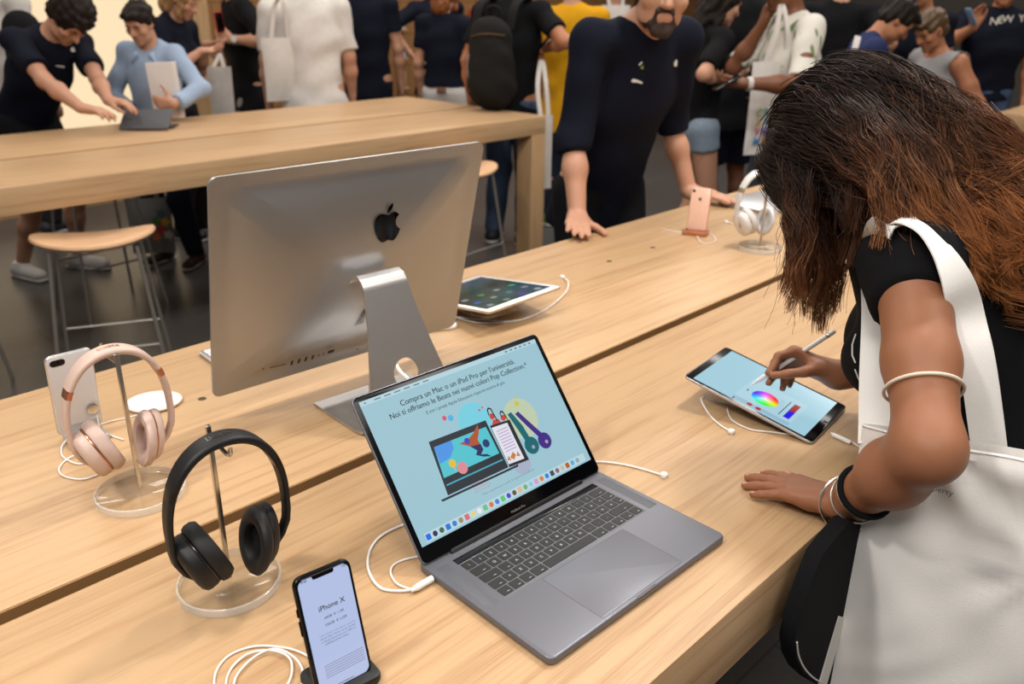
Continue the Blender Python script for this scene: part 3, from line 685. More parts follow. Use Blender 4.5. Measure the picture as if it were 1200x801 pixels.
# its white coiled cable
cable('charging_cable', 'thin white cable coiled in loops left of the black-framed price phone', [Z(372, 775, zc), Z(352, 764, zc), Z(330, 758, zc), Z(298, 757, zc), Z(268, 768, zc), Z(252, 790, zc), Z(256, 815, zc), Z(285, 826, zc+.002), Z(322, 818, zc+.002), Z(340, 795, zc+.002), Z(340, 772, zc+.002), Z(320, 762, zc+.003), Z(290, 766, zc+.002), Z(268, 788, zc), Z(268, 815, zc), Z(300, 830, zc), Z(340, 822, zc), Z(355, 797, zc+.001), Z(349, 774, zc+.003), Z(325, 760, zc+.004), Z(300, 768, zc+.003), Z(278, 790, zc+.002), Z(274, 812, zc+.002), Z(285, 840, zc)], .0013, 10)
# white phone seen from behind
k = .915; w8, h8 = .0781*k, .1584*k
p8 = CO+(np.array([.4391, 1.5227, .8737])-CO)*k
t = thing('smartphone', 'white phone seen from its back behind the rose gold headphones', 'phone', (p8[0], p8[1], TZ), math.radians(-2.3))
a = math.radians(-5.36)
QM = local_frame((0, 0, p8[2]-TZ), (-1, 0, 0), (0, math.sin(a), math.cos(a)), (0, math.cos(a), -math.sin(a)))
QB = local_frame((0, 0, p8[2]-TZ), (1, 0, 0), (0, math.sin(a), math.cos(a)), (0, -math.cos(a), math.sin(a)))
bk, fr = phone_body(t, QM, w8, h8, .0075, .0095, mat('phone_silver', (206, 204, 202), .25, .7), mat('phone_pearl', (214, 212, 214), .12))
bm = B(); slab(bm, .023, .0105, .0052, .0074, .0090, .0005, -w8/2+.0175, h8-.0125, QB, n=8); cm = obj('camera_bump', bm, BLACKGLASS, t)
for sx in (-.0055, .0055):
    bm = B(); lathe(bm, [(.0038, .0089), (.0038, .0094), (.0028, .0094), (.0001, .0091)], 16, QB @ Matrix.Translation((-w8/2+.0175+sx, h8-.0125, 0))); obj('lens', bm, mat('lens', (20, 20, 30), .05), cm)
bm = B(); lathe(bm, [(.008, .0075), (.009, .009), (.009, .0125), (.007, .0135), (.0001, .0125)], 24, QB @ Matrix.Translation((w8/2-.014, .036, 0))); obj('sensor_disc', bm, STEEL, t)
bm = B(); slab(bm, .060, .055, .006, .0004, .010, .002, .004, -.012); slab(bm, .05, .012, .003, .0, .032, .002, .006, -.004); obj('dock', bm, mat('dock_silver', (186, 190, 196), .3, .6), t)
cable('charging_cable', 'thin white cable looping behind the rose gold headphones', [Z(78, 515, zc+.006), Z(72, 524, zc), Z(74, 535, zc), Z(90, 543, zc), Z(104, 541, zc), Z(90, 533, zc+.002), Z(76, 540, zc), Z(69, 550, zc), Z(76, 558, zc), Z(98, 561, zc), Z(122, 552, zc), Z(140, 540, zc)], .0013, 8)
p0 = CO+(Z(114, 487, TZ+.04)-CO)
cable('charging_cable', 'white lead hanging from the disc on the back of the white phone', [p0, Z(118, 503, TZ+.015), Z(130, 510, zc), Z(145, 515, zc)], .0012, 6)
cable('charging_cable', 'white lead running over the wood from the white phone toward the mouse', [Z(118, 497, zc), Z(135, 492, zc), Z(150, 489, zc), Z(168, 484, zc)], .0011, 6)
# rose gold phone on its dock
t = thing('smartphone', 'small rose gold phone leaning on a copper dock near the employee', 'phone', (2.27, 1.405, TZ), math.radians(-70))
a = math.radians(12)
RM = local_frame((0, .006, .010), (1, 0, 0), (0, math.sin(a), math.cos(a)), (0, -math.cos(a), math.sin(a)))
RMB = local_frame((0, .006, .010), (-1, 0, 0), (0, math.sin(a), math.cos(a)), (0, math.cos(a), -math.sin(a)))
ROSE = mat('rose_gold', (222, 168, 140), .28, .55)
bk, fr = phone_body(t, RMB, .064, .132, .0074, .009, ROSE, mat('rose_back', (232, 190, 168), .22))
bm = B(); lathe(bm, [(.0045, .0075), (.0045, .0086), (.0001, .0086)], 16, RM @ Matrix.Translation((-.022, .121, 0))); obj('camera_lens', bm, BLACKGLASS, t)
bm = B(); pl1, pl2 = apple_outline(5)
for pl in (pl1, pl2): plate(bm, [(x*.013, .098+y*.013) for x, y in pl], .0078, RM)
obj('apple_logo', bm, mat('rose_logo', (190, 140, 116), .15, .8), bk, False)
bm = B(); slab(bm, .075, .055, .006, .0004, .012, .003, 0, 0); tube(bm, [(.0, .014, .010), (.0, .02, .06)], .006, 8); obj('dock', bm, mat('copper', (190, 122, 86), .3, .6), t)
cable('charging_cable', 'faint white cable making a loop before the copper phone dock', [Z(775, 268, zc), Z(790, 271, zc), Z(806, 273, zc)], .0012, 6)
cable('charging_cable', 'white lead and loop beside the copper phone dock', [Z(817, 276, zc+.006), Z(822, 284, zc), Z(836, 284, zc), Z(838, 278, zc), Z(826, 271, zc)], .0012, 6)
t = tether('white plug lying on the wood between rose gold phone and white headphones', [Z(866, 263, zc), Z(858, 262, zc), Z(851, 260, zc)])
t = thing('laptop', 'thin closed silver laptop lying at the back edge behind the white headphones', 'laptop', (2.81, 1.46, TZ), math.radians(-4))
bm = B(); slab(bm, .30, .212, .010, .001, .008, .002, 0, 0, n=8); obj('base', bm, ALU, t)
bm = B(); slab(bm, .30, .212, .010, .0082, .013, .002, 0, 0, n=8); ld = obj('lid', bm, ALU, t)

# ================================================================== HEADPHONES
def headphones(name, label, x, y, rz, main, pad, accent, dyb, accent_on):
    """stand: clear round base, steel pole with a hook; the headphones hang from the hook"""
    t = thing('headphone_stand', label[0], 'stand', (x, y, TZ), rz)
    bm = B(); lathe(bm, [(.0001, .0005), (.062, .0005), (.0632, .0015), (.0632, .0115), (.0622, .0125), (.0001, .0125)], 64); cbs = obj('clear_base', bm, ACRYL, t)
    bm = B(); lathe(bm, [(.0629, .0012), (.0634, .0016), (.0634, .0114), (.0629, .0119), (.0612, .0122)], 64); [bm.faces.remove(f_) for f_ in list(bm.faces) if len(f_.verts) > 4]; obj('rim', bm, ACRIM, cbs)
    bm = B(); slab(bm, .0058, .0058, .0008, .0125, .228, .0006); tube(bm, smooth_path([(0, 0, .212), (0, dyb*.5, .213), (0, dyb*1.5, .2105), (0, dyb*1.9, .2145), (0, dyb*1.95, .223)], 5), .0026, 8); obj('pole', bm, STEEL, t)
    h = thing('headphones', label[1], 'headphones', (x-math.sin(rz)*dyb, y+math.cos(rz)*dyb, TZ), rz)
    R0, top, zc_ = .0720, .2275, .118                       # half width, top of the band, arch spring line
    arch = []
    for i in range(49):
        a = PI*i/48; ex = math.copysign(abs(math.cos(a))**.92, math.cos(a))
        arch.append((R0*ex*(1.0), zc_+(top-.005-zc_)*math.sin(a)**.9))
    low = [(R0, .10), (R0-.002, .085), (R0-.010, .068), (R0-.021, .056)]
    path = [(x_, z_) for x_, z_ in low[::-1]]+arch+[(-x_, z_) for x_, z_ in low]
    def band(seg, wf, tf):
        bm = B(); rg = []
        for i in seg:
            a, c = path[max(i-1, 0)], path[min(i+1, len(path)-1)]; tx, tz = c[0]-a[0], c[1]-a[1]; l = math.hypot(tx, tz); nx_, nz_ = tz/l, -tx/l
            w, th = wf(i), tf(i)
            ring = [(p, q) for p, q in rr(w, th, th*.48, 4)]
            rg.append([(path[i][0]+nx_*q, p, path[i][1]+nz_*q) for p, q in ring])
        rings(bm, rg); return bm
    n = len(path); mid = (n-1)/2
    wid = lambda i: .031-.017*min(1, abs(i-mid)/mid)**1.6
    th_ = lambda i: .011-.0035*min(1, abs(i-mid)/mid)
    k1 = 13
    hb = obj('headband', band(range(k1, n-k1), wid, th_), main, h)
    for sg in (range(0, k1-1), range(n-k1+1, n)): obj('slider_arm', band(sg, lambda i: wid(i)*.97, lambda i: th_(i)*.93), main, h)
    for sg in (range(k1-2, k1+1), range(n-k1-1, n-k1+2)): obj('accent_band', band(sg, lambda i: wid(i)*(1.0 if accent_on else .97)+(.0006 if accent_on else 0), lambda i: th_(i)+(.0006 if accent_on else 0)), accent, h)
    bm = B(); text(bm, 'beats', 0, 0, .030, None, None, 'C', 0)
    for v in bm.verts:
        x_ = v.co.x; a = math.acos(max(-1, min(1, x_/R0))); v.co = Vector((x_, (v.co.y-.004)*1.0, zc_+(top-.005-zc_)*math.sin(a)**.9+.0063))
    obj('band_lettering', bm, accent if accent_on else mat('lettering_dark', (44, 44, 46), .25), hb, False)
    for s in (-1, 1):
        c = Vector((s*(R0-(.032 if s > 0 else .024)), -.002*dyb/.03, .0745))
        ax = Vector((-s, (-.68 if s > 0 else .05), (.20 if s > 0 else .42))).normalized()
        CM = local_frame(c, ax.cross(Vector((0, 1, 0))), (0, 1, 0), ax)
        CM = local_frame(c, (0, 1, 0), ax.cross(Vector((0, 1, 0))), ax)
        bm = B(); lathe(bm, [(.0001, -.0135), (.018, -.0135), (.028, -.012), (.0335, -.008), (.035, -.003), (.035, .006), (.0335, .0075), (.0001, .0075)], 40, CM, 1, 1.12); sh = obj('ear_cup', bm, main, h)
        bm = B(); lathe(bm, [(.0342, .0065), (.0346, .0075), (.0346, .0088), (.0335, .0095)], 40, CM, 1, 1.12); obj('seam_ring', bm, accent if accent_on else mat('seam_black', (30, 30, 32), .2), sh)
        bm = B(); lathe(bm, [(.0330, .009), (.0370, .011), (.0388, .016), (.0382, .0235), (.0345, .0290), (.0285, .0300), (.0225, .0275), (.0185, .020), (.0175, .0125), (.0001, .0120)], 40, CM, 1, 1.10); obj('ear_pad', bm, pad, h)
        bm = B(); text(bm, 'b', 0, 0, None, .011, CM @ Matrix.Translation((0, -.005, -.0139)) @ Matrix.Diagonal((-1, 1, 1, 1)), 'C'); lathe(bm, [(.0105, -.01385), (.0115, -.01385)], 24, CM)
        obj('b_mark', bm, accent if accent_on else mat('lettering_dark', (44, 44, 46), .25), sh, False)
    return h
HBLK = mat('headphone_black', (17, 17, 18), .5); HPAD = mat('pad_black', (22, 21, 21), .6)
HPNK = mat('headphone_rose', (204, 178, 165), .42); HPNP = mat('pad_rose', (200, 174, 162), .55)
HWHT = mat('headphone_white', (214, 212, 210), .35); HWHP = mat('pad_white', (205, 204, 204), .5)
headphones('black', ('clear round display stand with steel pole holding the black headphones', 'matte black on-ear headphones hanging on a clear stand'), .386, .868, math.radians(-4), HBLK, HPAD, mat('accent_black', (40, 38, 36), .3, .6), -.03, False)
headphones('rose', ('clear round display stand with steel pole holding the rose gold headphones', 'rose gold on-ear headphones with copper accents hanging on a clear stand'), .397, 1.152, math.radians(-4), HPNK, HPNP, mat('accent_copper', (196, 132, 100), .25, .85), .034, True)
headphones('white', ('clear round display stand with steel pole holding the white headphones', 'white on-ear headphones on a clear stand beside the dark hair'), 2.262, 1.178, math.radians(-22), HWHT, HWHP, mat('accent_champagne', (206, 190, 160), .3, .8), .034, True)

# ================================================================== WARES ON THE WOOD WALL
def ware(label, px, py, rgb, w=.085, h=.16, tilt=.2):
    p = G(px, py, 8); dd = ray(px, py); k = (WY-.07)/dd[1]; p = CO+dd*k
    t = thing('phone_case', label, 'phone case', (p[0], WY, p[2]-h/2), 0, 'phone cases shown on the wood wall')
    M = Matrix.Rotation(-tilt, 4, 'X') @ Matrix.Rotation(PI/2, 4, 'X')
    bm = B(); slab(bm, w, h, .012, -.006, .006, .003, 0, h/2, Matrix.Translation((0, -.05, 0)) @ Matrix.Rotation(PI/2, 4, 'X') @ Matrix.Rotation(-.12, 4, 'X')); obj('shell', bm, mat('ware_%d_%d_%d' % rgb, rgb, .4), t)
    bm = B(); box(bm, -w*.55, w*.55, -.085, .001, -.012, 0); obj('ledge', bm, OAK, t, False)
for px, py, rgb, lb in ((472, 24, (196, 196, 200), 'white phone case on the wood wall, topmost of its column'), (473, 58, (150, 156, 176), 'pale blue phone case on the wood wall, middle of its column'), (475, 93, (150, 116, 84), 'tan phone case on the wood wall, lowest of its column'),
                        (402, 24, (40, 40, 50), 'dark phone case on the wood wall between white and navy tees'), (404, 62, (70, 60, 52), 'brown phone case on the wood wall between white and navy tees'), (405, 98, (170, 116, 84), 'orange-tan phone case low on the wood wall between white and navy tees'),
                        (556, 20, (170, 50, 36), 'red phone case on the wood wall behind the black backpack'), (335, 30, (120, 70, 60), 'maroon phone case on the wood wall beside the white tee')):
    ware(lb, px, py, rgb)
# ================================================================== ORGANIC SURFACES (smoothly blended tapered limbs, one skin)
def V3(*a): return np.array(a if len(a) == 3 else a[0], float)
def nrm(v): v = np.asarray(v, float); l = np.linalg.norm(v); return v/l if l > 1e-9 else v
def cap(a, b, ra, rb, k=.02, flat=None, clip=None, op='add'): return dict(t='c', a=V3(a), b=V3(b), ra=ra, rb=rb, k=k, flat=flat, clip=clip, op=op)
def ell(c, rad, R=None, k=.02, op='add', clip=None): return dict(t='e', c=V3(c), r=V3(rad), R=np.eye(3) if R is None else R, k=k, op=op, clip=clip)
def field_mesh(name, prims, h, post=None, lap=1):
    lo = np.array([1e9]*3); hi = -lo
    for p in prims:
        if p['op'] != 'add': continue
        if p['t'] == 'c': m = max(p['ra'], p['rb']); l = np.minimum(p['a'], p['b'])-m; u = np.maximum(p['a'], p['b'])+m
        else: m = max(p['r']); l = p['c']-m; u = p['c']+m
        lo = np.minimum(lo, l); hi = np.maximum(hi, u)
    lo -= 3*h; hi += 3*h
    n = np.ceil((hi-lo)/h).astype(int)+1
    Dg = np.full(n, .2, np.float32)
    ax = [(lo[i]+h*np.arange(n[i])).astype(np.float32) for i in range(3)]
    for p in prims:
        mg = p['k']+2.5*h
        if p['t'] == 'c': m = max(p['ra'], p['rb'])+mg; l = np.minimum(p['a'], p['b'])-m; u = np.maximum(p['a'], p['b'])+m
        else: m = max(p['r'])+mg; l = p['c']-m; u = p['c']+m
        i0 = np.maximum(0, np.floor((l-lo)/h).astype(int)); i1 = np.minimum(n, np.ceil((u-lo)/h).astype(int)+1)
        if (i1 <= i0).any(): continue
        sl = tuple(slice(a, b) for a, b in zip(i0, i1))
        X = ax[0][sl[0]][:, None, None]; Y = ax[1][sl[1]][None, :, None]; Zz = ax[2][sl[2]][None, None, :]
        if p['t'] == 'c':
            a, b = p['a'], p['b']; ab = b-a; L2 = float(ab@ab)+1e-12
            qx, qy, qz = X-np.float32(a[0]), Y-np.float32(a[1]), Zz-np.float32(a[2])
            t = np.clip((qx*ab[0]+qy*ab[1]+qz*ab[2])/L2, 0, 1)
            qx, qy, qz = qx-t*ab[0], qy-t*ab[1], qz-t*ab[2]
            d2 = qx*qx+qy*qy+qz*qz
            if p['flat'] is not None:
                f, s = p['flat']; qn = qx*f[0]+qy*f[1]+qz*f[2]; d2 = d2+qn*qn*(1/s**2-1)
            d = np.sqrt(np.maximum(d2, 0))-(p['ra']+(p['rb']-p['ra'])*t)
        else:
            c, R, r = p['c'], p['R'], p['r']
            qx, qy, qz = X-np.float32(c[0]), Y-np.float32(c[1]), Zz-np.float32(c[2])
            e = [(qx*R[0, i]+qy*R[1, i]+qz*R[2, i])/r[i] for i in range(3)]
            k0 = np.sqrt(e[0]**2+e[1]**2+e[2]**2); k1 = np.sqrt((e[0]/r[0])**2+(e[1]/r[1])**2+(e[2]/r[2])**2)+1e-9
            d = k0*(k0-1)/k1
        if p['clip']:
            for cp, cn in p['clip']:
                cn = nrm(cn); d = np.maximum(d, (X-cp[0])*cn[0]+(Y-cp[1])*cn[1]+(Zz-cp[2])*cn[2])
        o = Dg[sl]; k = p['k']
        if p['op'] == 'add':
            if k > 0: hh = np.maximum(k-np.abs(o-d), 0)/k; Dg[sl] = np.minimum(o, d)-hh*hh*k*.25
            else: Dg[sl] = np.minimum(o, d)
        else:
            if k > 0: hh = np.maximum(k-np.abs(o+d), 0)/k; Dg[sl] = np.maximum(o, -d)+hh*hh*k*.25
            else: Dg[sl] = np.maximum(o, -d)
    if post is not None:
        X = ax[0][:, None, None]; Y = ax[1][None, :, None]; Zz = ax[2][None, None, :]
        Dg = post(Dg, X, Y, Zz)
    S = Dg < 0
    S[0] = S[-1] = False; S[:, 0] = S[:, -1] = False; S[:, :, 0] = S[:, :, -1] = False
    Dg = np.where(S, Dg, np.maximum(Dg, 1e-6))
    cnt = np.zeros(tuple(n-1), np.uint8)
    for i in (0, 1):
        for j in (0, 1):
            for k in (0, 1): cnt += S[i:n[0]-1+i, j:n[1]-1+j, k:n[2]-1+k]
    act = (cnt > 0) & (cnt < 8)
    I, J, K = np.nonzero(act)
    idx = np.full(act.shape, -1, np.int32); idx[I, J, K] = np.arange(len(I))
    acc = np.zeros((len(I), 3)); num = np.zeros(len(I))
    cor = {(i, j, k): Dg[I+i, J+j, K+k] for i in (0, 1) for j in (0, 1) for k in (0, 1)}
    for ax_ in range(3):
        for u in (0, 1):
            for v in (0, 1):
                a = [0, 0, 0]; o2 = [q for q in range(3) if q != ax_]; a[o2[0]] = u; a[o2[1]] = v; b = list(a); b[ax_] = 1
                d0, d1 = cor[tuple(a)], cor[tuple(b)]; m = (d0 < 0) != (d1 < 0)
                t = np.where(m, d0/np.where(m, d0-d1, 1), 0)
                pos = np.tile(np.array(a, float), (len(I), 1)); pos[:, ax_] = t
                acc[m] += pos[m]; num[m] += 1
    verts = lo+h*(np.stack([I, J, K], 1)+acc/np.maximum(num, 1)[:, None])
    quads = []
    for ax_ in range(3):
        sh = [slice(1, -1)]*3; sA = list(sh); sB = list(sh)
        sA[ax_] = slice(0, -1); sB[ax_] = slice(1, None)
        A, Bb = S[tuple(sA)], S[tuple(sB)]
        e = np.array(np.nonzero(A != Bb)).T
        if not len(e): continue
        ins = A[e[:, 0], e[:, 1], e[:, 2]]
        off = np.array([1, 1, 1]); off[ax_] = 0; e = e+off
        o2 = [q for q in range(3) if q != ax_]
        def cell(u, v):
            c = e.copy(); c[:, o2[0]] -= u; c[:, o2[1]] -= v
            return idx[c[:, 0], c[:, 1], c[:, 2]]
        q = np.stack([cell(1, 1), cell(0, 1), cell(0, 0), cell(1, 0)], 1)
        flip = ins if ax_ != 1 else ~ins
        q[~flip] = q[~flip][:, ::-1]
        quads.append(q)
    quads = np.concatenate(quads)
    for _ in range(lap):                                   # gentle relaxation
        s = np.zeros_like(verts); c = np.zeros(len(verts))
        for a in range(4):
            i, j = quads[:, a], quads[:, (a+1) % 4]
            for w in range(3): s[:, w] += np.bincount(i, verts[j, w], len(verts))+np.bincount(j, verts[i, w], len(verts))
            c += np.bincount(i, minlength=len(verts))+np.bincount(j, minlength=len(verts))
        verts = verts*.5+.5*s/np.maximum(c, 1)[:, None]
    me = bpy.data.meshes.new(name)
    me.vertices.add(len(verts)); me.vertices.foreach_set('co', verts.astype(np.float32).ravel())
    me.loops.add(quads.size); me.loops.foreach_set('vertex_index', quads.astype(np.int32).ravel())
    me.polygons.add(len(quads)); me.polygons.foreach_set('loop_start', np.arange(0, quads.size, 4, dtype=np.int32))
    me.update(calc_edges=True); me.validate()
    return me
def fobj(name, prims, h, m, parent, post=None, lap=1):
    return obj(name, field_mesh(name, prims, h, post, lap), m, parent, True, 0)
def wrinkle(amp, fx=14., fz=20., seed=0.):
    def f(Dg, X, Y, Zz):
        return Dg+amp*(np.sin(fx*X+1.7*np.sin(fz*.5*Zz+seed)+seed)*np.sin(fz*Zz+2*np.sin(fx*.7*Y+seed))+.6*np.sin(fz*1.7*Zz+fx*1.3*Y+3*np.sin(6*X+seed)))
    return f

# ------------------------------------------------------------------ figures
def skin_mat(name, rgb): return mat(name, rgb, .5, noise=.07, nscale=14, spec=.4)
SKIN = skin_mat('skin_light', (188, 140, 114)); SKINT = skin_mat('skin_tan', (170, 114, 82)); SKINW = skin_mat('skin_woman', (148, 98, 70)); SKIND = skin_mat('skin_brown', (112, 70, 46))
LIP = mat('lips', (168, 96, 84), .45); EYEW = mat('eye_white', (214, 208, 202), .25); IRIS = mat('iris', (44, 30, 22), .2)
def cloth(name, rgb, noise=.10, nscale=22, rough=.85): return mat(name, rgb, rough, noise=noise, nscale=nscale, spec=.15, bump=.12, bscale=420)
NAVY = cloth('navy_cotton', (17, 20, 33)); BLKC = cloth('black_cotton', (18, 18, 20)); WHTC = cloth('white_cotton', (206, 200, 194)); YELC = cloth('yellow_cotton', (206, 150, 24))
DENIM = cloth('blue_denim', (70, 86, 112), .25, 60); DENIMD = cloth('dark_denim', (38, 44, 58), .2, 60); DENIML = cloth('light_denim', (124, 138, 152), .25, 60); GREYC = cloth('grey_cotton', (140, 138, 136)); CHAR = cloth('charcoal_cotton', (40, 38, 38))
HAIRD = mat('hair_dark', (30, 22, 18), .62, spec=.25, noise=.3, nscale=40, stretch=(3, 3, .6), bump=.5, bscale=90)
HAIRB = mat('hair_brown', (58, 40, 28), .5, noise=.3, nscale=40, bump=.5, bscale=90); HAIRR = mat('hair_copper', (128, 76, 40), .5, noise=.3, nscale=40, bump=.5, bscale=90); HAIRL = mat('hair_blond', (150, 112, 72), .5, noise=.3, nscale=40, bump=.5, bscale=90)
SHOEW = mat('shoe_white', (196, 194, 190), .5); SHOEB = mat('shoe_navy', (28, 30, 40), .6); SHOEBR = mat('shoe_brown', (70, 44, 34), .5); SHOEG = mat('shoe_green', (84, 112, 40), .6)
def rotm(axis, a):
    axis = nrm(axis); x, y, z = axis; c, s = math.cos(a), math.sin(a); C = 1-c
    return np.array([[c+x*x*C, x*y*C-z*s, x*z*C+y*s], [y*x*C+z*s, c+y*y*C, y*z*C-x*s], [z*x*C-y*s, z*y*C+x*s, c+z*z*C]])
def ik(a, t, l1, l2, hint):
    v = t-a; d = np.linalg.norm(v); mx = (l1+l2)*1.06
    if d > mx: t = a+v/d*mx; d = mx
    if d > l1+l2-.004: q = (d+.004)/(l1+l2); l1 *= q; l2 *= q
    u = nrm(t-a); x = (l1*l1-l2*l2+d*d)/(2*d); y = math.sqrt(max(0, l1*l1-x*x))
    hh = nrm(np.asarray(hint, float)-u*(np.asarray(hint, float)@u))
    return a+u*x+hh*y, t
def hand_prims(w, fd, pn, side, curls=(.35, .4, .45, .5), s=1., thumb=(.75, .45), fat=1., spread=.12):
    """w wrist, fd finger direction, pn palm-facing normal, side = towards the thumb (vector)"""
    fd = nrm(fd); sd = nrm(side-fd*(side@fd)); pn = nrm(pn-fd*(pn@fd)-sd*(pn@sd)); P = []
    lat = (.027, .0090, -.0095, -.027); fo = (.090, .094, .089, .080); ln = (.074, .083, .077, .060); rad = (.0092, .0095, .0090, .0078)
    kn = []
    for i in range(4):
        k_ = w+(fd*fo[i]+sd*lat[i]-pn*.004)*s; kn.append(k_)
        P.append(cap(w+(sd*lat[i]*.55+fd*.012)*s, k_, .0155*s*fat, .0118*s*fat, .014*s))
    P.append(cap(w+(sd*.012+fd*.03+pn*.004)*s, w+(sd*-.012+fd*.055+pn*.004)*s, .017*s*fat, .015*s*fat, .015*s))
    P.append(cap(w+(fd*.018+sd*.018+pn*.006)*s, w+(fd*.045+sd*.03+pn*.010)*s, .016*s*fat, .013*s*fat, .014*s))
    for i in range(4):
        d = nrm(fd+sd*spread*(1.5-i)/1.5); p = kn[i]; c = curls[i]; r = rad[i]*s*fat
        cs = c if isinstance(c, (tuple, list)) else (c, c*1.25, c*.8)
        for q, (fr, cc) in enumerate(zip((.45, .31, .24), cs)):
            d = rotm(np.cross(d, pn), cc)@d; e = p+d*ln[i]*fr*s; r2 = r*(.94 if q < 2 else .86)
            P.append(cap(p, e, r, r2, .0045*s if q else .008*s)); p, r = e, r2
    tb = w+(fd*.030+sd*.026+pn*.008)*s
    d = nrm(fd*thumb[0]+sd*(1-thumb[0])*1.6+pn*thumb[1]); p = tb; r = .0125*s*fat
    tc = thumb[2] if len(thumb) > 2 else .25
    for q, (L_, cc) in enumerate(((.040, 0), (.033, tc), (.027, tc))):
        d = rotm(np.cross(d, nrm(-sd*.8+fd*.6)), cc)@d if cc else d
        e = p+d*L_*s; r2 = r*(.84 if q else .86); P.append(cap(p, e, r, r2, .012*s if q == 0 else .005*s)); p, r = e, r2
    return P
def head_prims(c, R, s, fem=False, ears=True):
    def L(x, y, z): return c+R@(np.array([x, y, z])*s)
    e = lambda x, y, z, rx, ry, rz, k=.02, op='add': ell(L(x, y, z), np.array([rx, ry, rz])*s, R, k*s, op)
    jw = .052 if fem else .058
    P = [e(0, -.012, .035, .074, .094, .084, .02), e(0, .03, -.03, .061, .062, .078, .03), e(0, .035, -.072, jw, .050, .036, .025), cap(L(-.010, .078, -.098), L(.010, .078, -.098), .017*s, .017*s, .02*s),
         cap(L(-.034, .072, .026), L(.034, .072, .026), .015*s, .015*s, .02*s), cap(L(0, .088, .016), L(0, .112, -.026), .0085*s, .0125*s, .010*s), cap(L(-.011, .098, -.029), L(.011, .098, -.029), .0085*s, .0085*s, .008*s),
         e(-.044, .062, -.022, .024, .024, .022, .02), e(.044, .062, -.022, .024, .024, .022, .02),
         e(-.032, .098, .004, .018, .014, .012, .014, 'sub'), e(.032, .098, .004, .018, .014, .012, .014, 'sub'),
         cap(L(-.019, .089, -.052), L(.019, .089, -.052), .0075*s, .0075*s, .008*s), cap(L(-.016, .088, -.064), L(.016, .088, -.064), .0085*s, .0085*s, .008*s)]
    if ears:
        for x in (-1, 1): P += [e(x*.074, -.004, -.008, .010, .019, .031, .008), e(x*.080, .002, -.008, .006, .010, .018, .006, 'sub')]
    return P, L
